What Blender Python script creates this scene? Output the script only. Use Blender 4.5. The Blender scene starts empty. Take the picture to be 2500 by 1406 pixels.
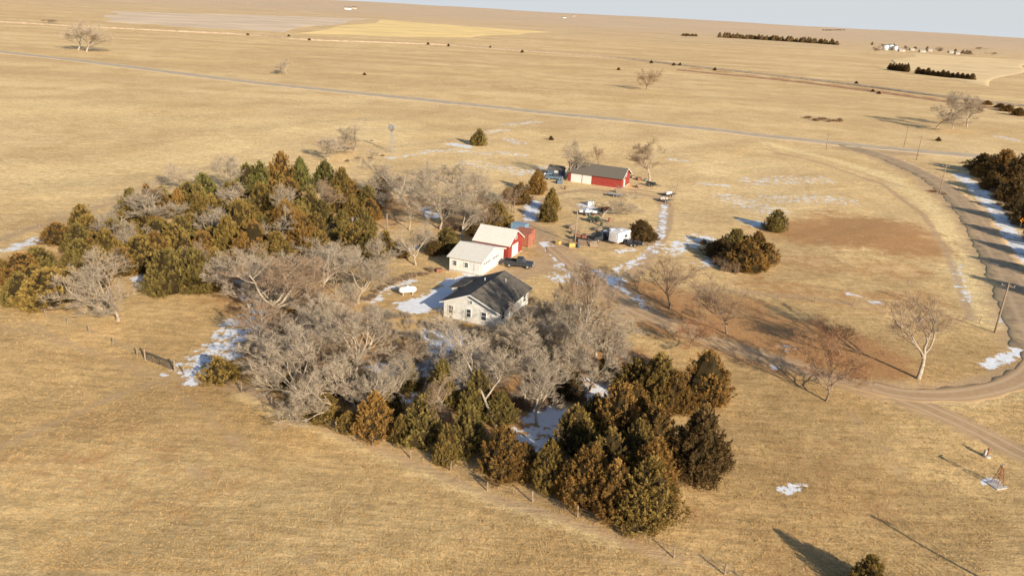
import bpy, math, random
import numpy as np
from mathutils import Vector, Matrix
random.seed(7); RNG=np.random.default_rng(7)
scene=bpy.context.scene
COL=scene.collection
# ---------------------------------------------------------------- camera survey
F=1850.0; CAMH=45.0; ROLL=math.radians(3.12); P=math.atan(680/F)
cp,sp,cr,sr=math.cos(P),math.sin(P),math.cos(ROLL),math.sin(ROLL)
def G(px,py):
    X=px-1250; Y=703-py
    u=cr*X-sr*Y; v=sr*X+cr*Y
    dy=F*cp+v*sp; dz=-F*sp+v*cp
    dz=min(dz,-2.0)
    t=CAMH/-dz
    return (u*t, dy*t)
def SC(px,py):
    X=px-1250; Y=703-py
    v=sr*X+cr*Y
    return max(2.0,F*sp-v*cp)/CAMH
def project(x,y,z):
    dz=z-CAMH; fw=y*cp-dz*sp; up=y*sp+dz*cp
    u=F*x/fw; v=F*up/fw
    return 1250+u*cr+v*sr, 703-(-u*sr+v*cr)
# ---------------------------------------------------------------- terrain
def grow(a,b,step,lo,hi,g=1.055):
    mid=list(np.arange(a,b+.01,step)); s=step; up=[mid[-1]]
    while up[-1]<hi: s*=g; up.append(up[-1]+s)
    s=step; dn=[mid[0]]
    while dn[-1]>lo: s*=g; dn.append(dn[-1]-s)
    return np.array(dn[::-1][:-1]+mid+up[1:])
XS=grow(-125,150,.7,-22000,22000); YS=grow(45,265,.7,-600,26000)
GX,GY=np.meshgrid(XS,YS)
def relief(x,y):
    d=np.hypot(x,y)
    h=.26*np.sin(x/8.3+1.7*np.sin(y/19))*np.sin(y/10.1+.8+1.1*np.sin(x/23))
    h+=.40*np.sin(x/33+.5)*np.cos(y/27+1.1*np.sin(x/51))
    h+=.05*np.sin(x/3.1+2*np.sin(y/4.7))*np.sin(y/3.7)+.035*np.sin(x/1.9+3*np.sin(y/6.1))*np.sin(y/2.3+2*np.sin(x/7.7))
    h*=np.clip(1-(d-260)/250,0,1)
    f=np.clip((d-350)/1500,0,1)
    h+=f*3*np.sin(x/310+1.2*np.sin(y/420))*np.sin(y/260+.6)
    f2=np.clip((d-2200)/6000,0,1)
    h+=f2*22*np.sin(x/1300+1.3*np.sin(y/2100))*np.sin(y/1700+.4)+f2*8*np.sin(x/610+1)*np.sin(y/900)
    return h
GZ=relief(GX,GY)
def H(x,y):
    i=int(np.clip(np.searchsorted(XS,x)-1,0,len(XS)-2)); j=int(np.clip(np.searchsorted(YS,y)-1,0,len(YS)-2))
    a=(x-XS[i])/(XS[i+1]-XS[i]); b=(y-YS[j])/(YS[j+1]-YS[j])
    return float((GZ[j,i]*(1-a)+GZ[j,i+1]*a)*(1-b)+(GZ[j+1,i]*(1-a)+GZ[j+1,i+1]*a)*b)
def stroke_field(strokes):
    out=np.zeros(GX.shape)
    for pts,r,s in strokes:
        w=[G(*p) for p in pts]
        if len(w)==1: w=w*2
        xs=[p[0] for p in w]; ys=[p[1] for p in w]
        i0,i1=np.searchsorted(XS,[min(xs)-r*1.7,max(xs)+r*1.7]); j0,j1=np.searchsorted(YS,[min(ys)-r*1.7,max(ys)+r*1.7])
        if i1<=i0 or j1<=j0: continue
        sx=GX[j0:j1,i0:i1]; sy=GY[j0:j1,i0:i1]; d=np.full(sx.shape,1e9)
        for a,b in zip(w[:-1],w[1:]):
            vx,vy=b[0]-a[0],b[1]-a[1]; l=vx*vx+vy*vy+1e-9
            t=np.clip(((sx-a[0])*vx+(sy-a[1])*vy)/l,0,1)
            d=np.minimum(d,np.hypot(sx-a[0]-t*vx,sy-a[1]-t*vy))
        m=np.clip(1.3-d/r*.75,0,1); m=m*m*(3-2*m)
        out[j0:j1,i0:i1]=np.maximum(out[j0:j1,i0:i1],m*s)
    return out
SNOW=[([(1010,750),(1060,740),(1125,700)],2.6,1.3),([(1100,690)],1.8,1.3),([(1150,672),(1120,690)],1.5,1.2),
 ([(905,735),(945,705),(1000,685)],1.4,.7),([(1080,820),(1110,870),(1105,910)],3.0,1.0),([(1010,900),(940,910),(960,960)],2.6,.9),
 ([(600,790),(570,840),(510,885),(490,900)],3.0,.76),([(470,938)],1.0,.95),([(405,913)],.5,1.1),([(640,770),(600,690)],1.6,.8),
 ([(1340,1010),(1310,1060),(1300,1090)],2.5,1.0),([(1470,930),(1440,960)],2.2,.9),([(1340,800),(1400,790)],2.0,.9),([(1160,880),(1130,930)],2,.8),
 ([(1330,595),(1370,640),(1450,665),(1500,690),(1530,740),(1600,780)],1.1,.86),([(1370,680),(1440,690),(1500,680)],2.6,.62),
 ([(1380,655),(1470,700)],2.4,.62),([(1530,720),(1580,775)],1.8,.6),([(1510,660),(1560,640),(1600,610)],1.3,.58),([(1600,620),(1615,560),(1622,500)],1.0,.68),
 ([(1300,495),(1297,535)],1.6,1.2),([(1260,425),(1300,420),(1330,405)],1.5,.6),([(1640,610),(1700,595),(1715,585)],3.0,.62),([(1680,600),(1640,625)],2,.57),
 ([(1815,540),(1845,550),(1860,545)],1.9,.85),([(1715,448),(1770,452)],2.4,.5),([(1850,440),(1990,440)],7,.34),([(1900,485),(2050,490)],7,.34),([(1780,480),(1880,515)],6,.36),
 ([(1640,390),(1680,395)],1.8,.55),([(1105,352),(1140,358)],2.4,.95),([(1040,372),(1110,368),(1190,375)],2.2,.48),([(950,385),(1030,375)],1.8,.46),
 ([(1220,372),(1280,380)],2.2,.5),([(1240,340),(1270,350)],3.0,.48),([(1240,305),(1310,298)],3.2,.48),([(1180,325),(1240,318)],2.4,.42),([(1150,400),(1280,420)],5,.36),
 ([(60,600),(100,585)],1.8,.7),([(0,622),(60,603)],1.3,.6),([(345,685),(365,710)],1.7,.75),([(960,610),(990,600)],2.2,.65),([(870,510),(885,550)],1.7,.7),
 ([(1430,505),(1440,520)],2,.8),([(1040,510),(1060,530)],1.8,.75),
 ([(2345,430),(2400,480),(2450,540),(2480,590),(2510,640)],2.4,.85),([(2440,575),(2500,615)],1.2,.85),
 ([(2330,640),(2345,690),(2365,740)],1.3,.42),([(2410,890),(2470,865),(2490,850)],1.2,.82),([(2440,790),(2480,785)],1.7,.45),
 ([(1918,1188),(1955,1180)],.6,1.1),([(2430,1172)],1.0,.95),([(2075,725),(2140,745)],1.2,.44),([(1920,850)],1.4,.46),([(1885,890)],1.2,.5),
 ([(2440,335),(2480,345)],3.4,.52),([(500,60),(520,64)],14,.9),([(2160,385),(2220,400)],1.8,.44),([(1770,620),(1720,650)],2.4,.5),([(1560,600)],1.5,.6),([(1500,620),(1540,615)],1.2,.5)]
DIRT=[([(1300,560),(1350,610),(1420,665),(1500,715),(1560,760)],3.6,.9),([(1240,670),(1320,650),(1400,640)],4.0,.85),([(1290,480),(1290,560)],2.4,.75),
 ([(1500,690),(1560,655),(1595,610),(1615,560),(1622,505),(1600,480),(1540,470),(1440,464),(1370,472),(1330,490),(1300,520)],1.1,.95),
 ([(1500,700),(1575,660),(1610,610),(1632,560),(1640,505),(1610,470),(1540,460)],.8,.8),
 ([(1450,600),(1560,600),(1400,590)],2.5,.6),([(1400,500),(1480,540),(1470,580)],3,.5),([(1440,470),(1500,470)],3,.6),
 ([(600,962),(800,1052),(1000,1118),(1200,1205),(1500,1308),(1660,1370)],.9,.65),([(450,925),(600,958)],1.2,.62),([(440,930),(320,890),(200,850),(60,790)],.8,.5),
 ([(0,590),(200,520),(420,430),(560,395)],2,.55),([(1560,760),(1740,830),(1980,905),(2200,970),(2400,1055),(2560,1130)],2.6,.7),
 ([(2120,950),(2330,965),(2510,905)],3.0,.7),([(2100,362),(2260,430),(2390,545),(2475,700),(2540,850)],6.5,.65),([(2040,350),(2130,372),(2210,375)],7,.7),([(470,1140),(490,1160)],.9,.6),([(760,1365)],.8,.55),
 ([(1090,810),(1150,830)],2.5,.5),([(1310,300),(1200,330),(1080,365)],1.5,.45),([(1900,375),(2100,420),(2210,460)],1.2,.5),
 ([(0,1090),(300,960),(420,925)],1.0,.5),([(1850,330),(1950,420),(2000,520)],1.0,.4),([(1700,700),(2000,735),(2300,790)],1.0,.5),([(0,800),(250,870),(420,950),(600,1100)],1.0,.45),([(2080,1000),(2200,1150)],1.2,.42),
 ([(0,230),(500,300),(800,340)],2.5,.35),([(900,290),(1300,310),(1800,350)],2.,.35),([(1860,362),(2030,408),(2150,450),(2250,520),(2310,610),(2345,700),(2370,780)],1.0,.7)]
RUST=[([(1640,780),(1760,800),(1900,860)],7,1.1),([(1880,800),(2060,850),(2110,880)],7,1.0),([(1560,710),(1700,740),(1800,750)],6,.85),([(2000,570),(2150,560),(2180,590)],13,.95),
 ([(1850,700),(2100,740),(2250,730)],5,.65),([(1900,570),(2050,530)],8,.65),([(1950,640),(2200,660)],8,.55),([(700,880),(900,980),(1100,1000),(1300,1080),(1500,1100)],6,.8),([(640,700),(850,850),(1000,930),(1400,900)],9,.9),
 ([(120,650),(300,620),(500,600),(700,600),(850,600)],9,.85),([(500,480),(700,500),(900,540),(1000,500)],10,.7),([(1050,520),(1150,560)],7,.65),([(1250,870),(1500,880)],7,.85),
 ([(1700,168),(1900,192),(2100,216),(2300,244),(2500,270)],7,.9),([(2040,1130),(2100,1200)],6,.38),([(1750,1250),(1900,1330)],6,.36),([(100,1060),(450,1180)],7,.4),([(1100,200),(1500,240)],30,.38),([(350,270),(520,290)],8,.4)]
GOLD=[([(1870,350),(2050,395),(2180,440),(2290,520),(2350,620),(2385,720),(2420,790)],2.8,1.2),([(2100,410),(2190,440)],3,1),
 ([(2200,970),(2330,985),(2500,960)],1.6,.6),([(590,970),(900,1100),(1200,1215),(1500,1325)],1.0,.8),([(200,450),(600,350)],16,.45),([(0,260),(500,290),(900,320)],20,.5),([(300,1200),(900,1330)],9,.35),([(1750,420),(1900,400)],6,.5)]
fs,fd,fr,fg=[stroke_field(s) for s in (SNOW,DIRT,RUST,GOLD)]
# ---------------------------------------------------------------- materials
def nt(m):
    m.use_nodes=True; n=m.node_tree; return n,n.nodes,n.links
class MatB:
    def __init__(s,name):
        s.m=bpy.data.materials.new(name); s.t,s.n,s.l=nt(s.m); s.b=s.n['Principled BSDF']; s.b.inputs['Specular IOR Level'].default_value=.2
        s.g=s.n.new('ShaderNodeNewGeometry')
    def noise(s,scale,detail=4,rough=.6,vec=None):
        k=s.n.new('ShaderNodeTexNoise'); k.inputs['Scale'].default_value=scale; k.inputs['Detail'].default_value=detail; k.inputs['Roughness'].default_value=rough
        s.l.new(vec or s.g.outputs['Position'],k.inputs['Vector']); return k.outputs['Fac']
    def stretched(s,scale,rot,detail=4,rough=.65):
        k=s.n.new('ShaderNodeMapping'); s.l.new(s.g.outputs['Position'],k.inputs[0]); k.inputs['Rotation'].default_value=(0,0,rot); k.inputs['Scale'].default_value=scale
        return s.noise(1,detail,rough,k.outputs[0])
    def attr(s,name):
        k=s.n.new('ShaderNodeAttribute'); k.attribute_name=name; return k.outputs['Fac']
    def mr(s,v,a,b,c=0,d=1,smooth=False):
        k=s.n.new('ShaderNodeMapRange'); k.inputs[1].default_value=a;k.inputs[2].default_value=b;k.inputs[3].default_value=c;k.inputs[4].default_value=d
        if smooth:k.interpolation_type='SMOOTHSTEP'
        s.l.new(v,k.inputs[0]); return k.outputs[0]
    def math(s,op,a,b=None):
        k=s.n.new('ShaderNodeMath'); k.operation=op
        for i,v in enumerate((a,b)):
            if v is None: continue
            if isinstance(v,(int,float)): k.inputs[i].default_value=v
            else: s.l.new(v,k.inputs[i])
        return k.outputs[0]
    def mix(s,f,a,b,mode='MIX'):
        k=s.n.new('ShaderNodeMixRGB'); k.blend_type=mode
        for i,v in zip((0,1,2),(f,a,b)):
            if isinstance(v,(int,float)): k.inputs[i].default_value=v
            elif isinstance(v,tuple): k.inputs[i].default_value=(*v,1)
            else: s.l.new(v,k.inputs[i])
        return k.outputs[0]
    def val(s,c,f):
        k=s.n.new('ShaderNodeVectorMath'); k.operation='SCALE'
        if isinstance(c,tuple): k.inputs[0].default_value=c
        else: s.l.new(c,k.inputs[0])
        s.l.new(f,k.inputs['Scale']); return k.outputs[0]
    def bump(s,h,strength,dist):
        k=s.n.new('ShaderNodeBump'); k.inputs['Strength'].default_value=strength; k.inputs['Distance'].default_value=dist
        s.l.new(h,k.inputs['Height']); s.l.new(k.outputs[0],s.b.inputs['Normal'])
    def done(s,c,rough=.9,metal=0):
        if isinstance(c,tuple): s.b.inputs['Base Color'].default_value=(*c,1)
        else: s.l.new(c,s.b.inputs['Base Color'])
        s.b.inputs['Roughness'].default_value=rough; s.b.inputs['Metallic'].default_value=metal
        return s.m
def simple(name,c,rough=.8,var=.25,scale=2.0,metal=0):
    M=MatB(name); n=M.noise(scale); col=M.val(c,M.mr(n,.3,.7,1-var,1+var))
    return M.done(col,rough,metal)
M=MatB('grassland'); 
n_big=M.noise(.012,3,.6); n_mid=M.noise(.045,5,.66); n_s=M.noise(.9,4,.7); n_f=M.noise(5.0,3,.8); n_k=M.noise(.3,5,.75)
n_st=M.stretched((.18,1.3,1),.5,4,.7); n_fs=M.stretched((.004,.02,1),.06,4,.65)
sxyz=M.n.new('ShaderNodeSeparateXYZ'); M.l.new(M.g.outputs['Position'],sxyz.inputs[0])
far=M.mr(sxyz.outputs[1],60,220,0,1,True); haze_far=M.mr(sxyz.outputs[1],450,4000,0,1,True)
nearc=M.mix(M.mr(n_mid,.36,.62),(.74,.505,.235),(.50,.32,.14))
farc=M.mix(M.mr(n_big,.38,.62),(.93,.69,.365),(.84,.595,.30))  # brighter straw for far grass, partly haze painted into the colour
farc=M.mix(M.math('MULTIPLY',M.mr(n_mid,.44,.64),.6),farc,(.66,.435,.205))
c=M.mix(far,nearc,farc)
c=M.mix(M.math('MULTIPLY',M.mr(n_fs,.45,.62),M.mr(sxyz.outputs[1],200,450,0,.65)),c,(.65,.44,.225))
c=M.mix(haze_far,c,M.mix(M.mr(n_fs,.35,.65),(.81,.61,.41),(.67,.485,.32)))  # aerial haze painted into the ground colour, paler with distance
c=M.mix(M.math('MULTIPLY',M.attr('gold'),.75),c,(.97,.74,.38))
c=M.val(c,M.mr(n_s,.3,.7,.76,1.17)); c=M.val(c,M.mr(n_f,.3,.7,.64,1.26)); c=M.val(c,M.mr(n_st,.3,.7,.76,1.2))
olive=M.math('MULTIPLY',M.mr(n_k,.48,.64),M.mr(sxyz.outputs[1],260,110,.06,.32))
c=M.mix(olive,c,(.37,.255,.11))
rm=M.mr(M.math('ADD',M.attr('rust'),M.mr(n_k,.2,.8,-.55,.55)),.35,.85,0,.85)
c=M.mix(rm,c,M.mix(M.mr(n_f,.35,.65),(.58,.31,.14),(.36,.185,.08)))
dm=M.mr(M.math('ADD',M.attr('dirt'),M.mr(n_k,.2,.8,-.3,.3)),.3,.7,0,.85)
c=M.mix(dm,c,M.mix(M.mr(n_s,.35,.65),(.61,.425,.26),(.44,.295,.17)))
nsn=M.noise(.6,6,.7)
snA=M.attr('snow')
sm=M.mr(M.math('ADD',snA,M.math('MULTIPLY',M.mr(nsn,.3,.7,-.95,.95),M.mr(snA,0,.35))),.48,.72)
c=M.mix(sm,c,(.84,.86,.90))
hh=M.math('ADD',M.math('MULTIPLY',n_s,.5),M.math('MULTIPLY',n_f,.3)); 
M.bump(M.math('ADD',hh,M.math('MULTIPLY',n_st,.4)),.52,.42)
M.b.inputs['Specular IOR Level'].default_value=.05
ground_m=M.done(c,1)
def mesh_np(name,v,f,mats=(),attrs=None,smooth=False,midx=None):
    me=bpy.data.meshes.new(name); v=np.asarray(v,dtype=np.float32); f=np.asarray(f,dtype=np.int32); k=f.shape[1]
    me.vertices.add(len(v)); me.vertices.foreach_set('co',v.ravel())
    me.loops.add(f.size); me.loops.foreach_set('vertex_index',f.ravel())
    me.polygons.add(len(f)); me.polygons.foreach_set('loop_start',np.arange(0,f.size,k,dtype=np.int32)); 
    for m in mats: me.materials.append(m)
    if midx is not None: me.polygons.foreach_set('material_index',np.asarray(midx,dtype=np.int32))
    me.polygons.foreach_set('use_smooth',np.full(len(f),smooth))
    me.update(calc_edges=True); me.validate()
    for n,(dom,a) in (attrs or {}).items():
        at=me.attributes.new(n,'FLOAT',dom); at.data.foreach_set('value',np.asarray(a,dtype=np.float32).ravel())
    return me
def link(o,parent=None,**kw):
    COL.objects.link(o)
    if parent: o.parent=parent
    for k,v in kw.items(): o[k]=v
    return o
ny,nx=GX.shape
idx=np.arange(nx*ny).reshape(ny,nx)
gf=np.stack([idx[:-1,:-1],idx[:-1,1:],idx[1:,1:],idx[1:,:-1]],-1).reshape(-1,4)
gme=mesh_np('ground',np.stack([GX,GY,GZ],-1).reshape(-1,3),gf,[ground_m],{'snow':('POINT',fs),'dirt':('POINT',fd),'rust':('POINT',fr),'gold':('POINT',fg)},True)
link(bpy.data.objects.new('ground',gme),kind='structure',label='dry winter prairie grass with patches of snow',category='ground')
# ---------------------------------------------------------------- ribbons
def catmull(w,step):
    out=[]; n=len(w)
    for i in range(n-1):
        p0=w[max(i-1,0)];p1=w[i];p2=w[i+1];p3=w[min(i+2,n-1)]
        L=math.dist(p1,p2); k=max(2,int(L/step))
        for j in range(k):
            t=j/k; out.append(tuple(.5*((2*p1[a])+(-p0[a]+p2[a])*t+(2*p0[a]-5*p1[a]+4*p2[a]-p3[a])*t*t+(-p0[a]+3*p1[a]-3*p2[a]+p3[a])*t**3) for a in (0,1)))
    out.append(tuple(w[-1])); return out
def ribbon(name,pts,width,mat,off=.03,step=1.5,jit=0,profile=None,label='',cat='road',cross=4):
    w=[G(*p) for p in pts]
    c=catmull(w,step); V=[];Fc=[];U=[]; s=0
    ts=[-1]+[(.93)*(k/cross*2-1) for k in range(cross+1)]+[1]
    for i,p in enumerate(c):
        a=c[max(i-1,0)]; b=c[min(i+1,len(c)-1)]; dx,dy=b[0]-a[0],b[1]-a[1]; l=math.hypot(dx,dy); nx_,ny_=-dy/l,dx/l
        if i: s+=math.dist(p,c[i-1])
        jl=jit*(math.sin(s*.5)+math.sin(s*1.3+2)+random.uniform(-.6,.6))*.4; jr=jit*(math.sin(s*.6+4)+math.sin(s*1.1+1)+random.uniform(-.6,.6))*.4
        for t in ts:
            ww=t*width/2
            if t<-.9: ww-=jl
            if t>.9: ww+=jr
            x=p[0]+nx_*ww; y=p[1]+ny_*ww
            z=H(x,y)+(off if abs(t)<1 else -.06)+(profile(t) if profile else 0)
            V.append((x,y,z)); U.append((s,t))
    n=len(ts)
    for i in range(len(c)-1):
        for k in range(n-1): Fc.append((i*n+k+1,i*n+k,(i+1)*n+k,(i+1)*n+k+1))
    U=np.array(U)
    me=mesh_np(name,V,Fc,[mat],{'along':('POINT',U[:,0]),'across':('POINT',U[:,1])},True)
    return link(bpy.data.objects.new(name,me),kind='structure',label=label,category=cat)
M=MatB('old_asphalt'); n=M.noise(.2,5); ac=M.attr('across'); ab=M.math('ABSOLUTE',ac)
c=M.val((.53,.43,.315),M.mr(n,.3,.7,.85,1.15))
edge=M.mr(M.math('ADD',ab,M.mr(n,.3,.7,-.2,.2)),.4,.85); c=M.mix(edge,c,(.76,.56,.325))
track=M.mr(M.math('ABSOLUTE',M.math('SUBTRACT',ab,.25)),.0,.1,.3,0); c=M.mix(track,c,(.40,.325,.24))
line=M.math('MULTIPLY',M.mr(ab,.02,.012),M.mr(n,.4,.6,.2,.8)); c=M.mix(line,c,(.6,.45,.15))
asph=M.done(c,.97)
M=MatB('chip_road'); n=M.noise(.5,6,.7); ab=M.math('ABSOLUTE',M.attr('across'))
c=M.val((.44,.31,.19),M.mr(n,.3,.7,.7,1.3)); 
c=M.mix(M.mr(M.math('ABSOLUTE',M.math('SUBTRACT',ab,.36)),0,.16,.5,0),c,(.56,.42,.28))
c=M.mix(M.mr(M.math('ADD',ab,M.mr(n,.3,.7,-.3,.3)),.55,.98),c,(.67,.47,.25)); M.bump(n,.3,.1)
side=M.done(c,.97)
M=MatB('dirt_track'); n=M.noise(1.2,5,.7); ab=M.math('ABSOLUTE',M.attr('across'))
c=M.mix(M.mr(n,.35,.65),(.53,.355,.205),(.42,.275,.155))
c=M.mix(M.mr(M.math('ABSOLUTE',M.math('SUBTRACT',ab,.48)),0,.24,.75,0),c,(.65,.465,.29))
c=M.mix(M.mr(M.math('SUBTRACT',M.mr(n,.3,.7,0,.4),ab),.1,.3,0,.6),c,(.48,.335,.16))
c=M.mix(M.mr(M.math('ADD',ab,M.mr(n,.3,.7,-.25,.25)),.72,1.0,0,.9),c,(.56,.385,.19)); M.bump(n,.3,.1)
dirt_m=M.done(c,1)
ribbon('highway',[(-700,60),(-300,90),(0,127),(200,150),(500,188),(700,211),(1000,241),(1300,273),(1600,303),(1900,335),(2100,355),(2380,382),(2700,412),(3100,445)],14,asph,.12,6,1,None,'old two-lane asphalt highway crossing the prairie','road',8)
ribbon('side_road',[(2060,352),(2170,388),(2260,430),(2330,480),(2390,545),(2435,620),(2475,700),(2510,780),(2545,860)],8.0,side,.13,1.5,.7,None,'worn chip-sealed side road curving off the highway')
ribbon('access_road',[(2545,850),(2510,908),(2440,945),(2330,965),(2210,964),(2130,946)],4.0,dirt_m,.05,1.2,.6,None,'short gravel access road with worn edges','road',8)
ribbon('driveway',[(2600,1150),(2500,1105),(2400,1055),(2300,1012),(2200,972),(2100,940),(1980,905),(1850,865),(1740,830),(1640,795),(1560,762),(1500,722),(1440,685),(1390,645),(1345,605)],3.6,dirt_m,.04,1.0,.6,None,'dirt driveway with two worn wheel ruts','path',8)
rail_m=simple('ballast',(.48,.36,.24),.95,.3,.3)
ribbon('railway',[(-500,20),(-100,50),(270,71),(600,86),(755,98),(1050,108),(1200,118),(1500,141),(1700,164),(1900,187),(2100,211),(2300,238),(2500,262),(2800,300)],6.5,rail_m,.3,12,0,lambda t:1.3*(1-abs(t)**2),'raised railway embankment with brown ballast','railway',6)
ribbon('railway_cutting',[(1650,172),(1750,182),(1900,197),(2100,222),(2300,250),(2500,278),(2700,305)],10,simple('red_earth',(.44,.25,.14),.95,.3,.2),.25,8,1.5,lambda t:.8*(t),'bare reddish earth bank beside the railway','embankment',5)
def field(name,q,mat,off,label,n=40):
    w=[np.array(G(*p)) for p in q]; V=[]
    for i in range(n+1):
        for j in range(n+1):
            a,b=i/n,j/n; p=(w[0]*(1-a)+w[1]*a)*(1-b)+(w[3]*(1-a)+w[2]*a)*b
            p=p+np.array([10*math.sin(b*11+a*3),10*math.sin(a*9+2*b)+4*math.sin(a*31)])
            V.append((p[0],p[1],H(*p)+(off if 0<i<n and 0<j<n else -.4)))
    k=n+1; Fc=[(j+i*k,j+(i+1)*k,j+1+(i+1)*k,j+1+i*k) for i in range(n) for j in range(n)]
    me=mesh_np(name,V,Fc,[mat],None,True); link(bpy.data.objects.new(name,me),kind='structure',label=label,category='field')
field('stubble_field',[(704,84),(1150,93),(1345,76),(935,48)],simple('stubble',(.94,.68,.30),1,.14,.012),.5,'bright yellow stubble field')
field('fallow_field',[(240,57),(690,82),(905,45),(265,29)],simple('fallow',(.74,.57,.40),1,.16,.01),.5,'pale grey-tan fallow field')
field('stubble_field',[(2150,160),(2420,215),(2520,150),(2240,133)],simple('stubble_pale',(.84,.62,.34),1,.15,.02),.4,'pale harvested field beside a farmstead')
# ---------------------------------------------------------------- mesh builder
class MB:
    def __init__(s): s.v=[];s.f=[]
    def add(s,vs,fs,T=None):
        o=len(s.v)
        for p in vs: s.v.append(tuple(T@Vector(p)) if T is not None else tuple(p))
        s.f+= [tuple(i+o for i in f) for f in fs]; return s
    def box(s,c,d,T=None):
        x,y,z=c;a,b,e=d[0]/2,d[1]/2,d[2]/2
        vs=[(x+i*a,y+j*b,z+k*e) for k in(-1,1) for j in(-1,1) for i in(-1,1)]
        return s.add(vs,[(0,2,3,1),(4,5,7,6),(0,1,5,4),(2,6,7,3),(0,4,6,2),(1,3,7,5)],T)
    def prism(s,poly,axis,a,b,T=None):
        n=len(poly)
        vs=[((p[0],t,p[1]) if axis=='y' else (t,p[0],p[1])) for t in(a,b) for p in poly]
        fs=[tuple(range(n)),tuple(range(2*n-1,n-1,-1))]+[(i,(i+1)%n+0,(i+1)%n+n,i+n)[::-1] for i in range(n)]
        return s.add(vs,fs,T)
    def tube(s,pts,rad,n=6,cap=True):
        pts=[Vector(p) for p in pts]; o=len(s.v)
        for i,p in enumerate(pts):
            d=(pts[min(i+1,len(pts)-1)]-pts[max(i-1,0)]).normalized()
            a=d.orthogonal().normalized() if i==0 else (a-d*a.dot(d)).normalized()
            b=d.cross(a); r=rad[i] if isinstance(rad,(list,tuple)) else rad
            for k in range(n):
                t=2*math.pi*k/n; s.v.append(tuple(p+a*math.cos(t)*r+b*math.sin(t)*r))
        for i in range(len(pts)-1):
            for k in range(n): s.f.append((o+i*n+k,o+i*n+(k+1)%n,o+(i+1)*n+(k+1)%n,o+(i+1)*n+k))
        if cap:
            s.f.append(tuple(o+k for k in range(n))[::-1]); s.f.append(tuple(o+(len(pts)-1)*n+k for k in range(n)))
        return s
    def mesh(s,name,mat,smooth=False):
        me=bpy.data.meshes.new(name); me.from_pydata(s.v,[],s.f); me.materials.append(mat)
        if smooth:
            for p in me.polygons: p.use_smooth=True
        return me
    def obj(s,name,mat,parent=None,smooth=False,bevel=0,**kw):
        o=bpy.data.objects.new(name,s.mesh(name,mat,smooth)); link(o,parent,**kw)
        if bevel:
            m=o.modifiers.new('bevel','BEVEL'); m.width=bevel; m.segments=2; m.limit_method='ANGLE'
        return o
def empty(name,x,y,ang,label,cat,z=None,group=None):
    e=bpy.data.objects.new(name,None); e.empty_display_size=.5
    e.location=(x,y,H(x,y) if z is None else z); e.rotation_euler=(0,0,ang); COL.objects.link(e)
    e['label']=label; e['category']=cat
    if group: e['group']=group
    return e
# ---------------------------------------------------------------- palette
def siding(name,c,vertical=False,period=.2,var=.08):
    M=MatB(name); tc=M.n.new('ShaderNodeTexCoord'); sx=M.n.new('ShaderNodeSeparateXYZ'); M.l.new(tc.outputs['Object'],sx.inputs[0])
    n=M.noise(1.5,6); s_=M.math('ADD',sx.outputs[0],sx.outputs[1]) if vertical else sx.outputs[2]
    fr_=M.math('FRACT',M.math('DIVIDE',s_,period)); k=M.mr(fr_,.0,.15,.78,1)
    col=M.val(M.val(c,M.mr(n,.3,.7,1-var,1+var)),k); M.bump(fr_,.5,.03); return M.done(col,.6)
white_wall=siding('white_siding',(.76,.735,.67),False,.2,.14); red_wall=siding('red_metal',(.34,.058,.045),True,.3,.18)
cream=simple('white_trim',(.75,.73,.69),.6,.08)
def shingle(name,c,var=.3,per=.3,rough=.85,vert=False,c2=None):
    M=MatB(name); tc=M.n.new('ShaderNodeTexCoord'); sx=M.n.new('ShaderNodeSeparateXYZ'); M.l.new(tc.outputs['Object'],sx.inputs[0])
    n=M.noise(.9,7,.75); nf=M.noise(7,4); fr_=M.math('FRACT',M.math('DIVIDE',sx.outputs[0 if vert else 2],per)); k=M.mr(fr_,0,.2,.75,1)
    col=M.mix(M.mr(n,.42,.6),c,c2 or tuple(x*.8 for x in c))
    return M.done(M.val(M.val(M.val(col,M.mr(n,.3,.7,1-var,1+var)),M.mr(nf,.3,.7,.8,1.2)),k),rough)
roof_dark=shingle('dark_shingle',(.19,.165,.135),.3,.14,.95,False,(.075,.067,.058)); roof_white=shingle('light_metal_roof',(.78,.74,.66),.08,.4,.7,True,(.70,.66,.58))
roof_grey=shingle('grey_shingle',(.19,.165,.135),.25,.14,.95); glass=simple('window_glass',(.05,.06,.07),.15,.1)
door_white=simple('door_white',(.72,.71,.68),.5,.06); wood=simple('weathered_wood',(.32,.24,.17),.9,.3,3); black=simple('black_rubber',(.03,.03,.03),.8,.2)
steel=simple('galvanised_steel',(.42,.42,.42),.5,.15,3,.4); rusty=simple('rusty_steel',(.28,.13,.08),.85,.4,3); concrete=simple('concrete',(.5,.46,.41),.95,.15)
pole_m=simple('pole_wood',(.33,.25,.17),.9,.25,4); dkgrey=simple('dark_paint',(.05,.052,.058),.4,.15); blue=simple('faded_blue_paint',(.10,.15,.20),.6,.3)
orange=simple('dull_red_brown_paint',(.30,.125,.06),.8,.3); yellow=simple('yellow_paint',(.55,.40,.14),.6,.2); whitep=simple('white_paint',(.72,.71,.70),.5,.08); red_c=simple('container_red',(.42,.16,.10),.75,.2)
green_p=simple('green_paint',(.07,.10,.06),.6,.3); snow_m=simple('snow',(.8,.81,.85),.9,.05)
ANG=math.atan2(-.38,.925); A=(math.cos(ANG),math.sin(ANG)); B=(-A[1],A[0])
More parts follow.
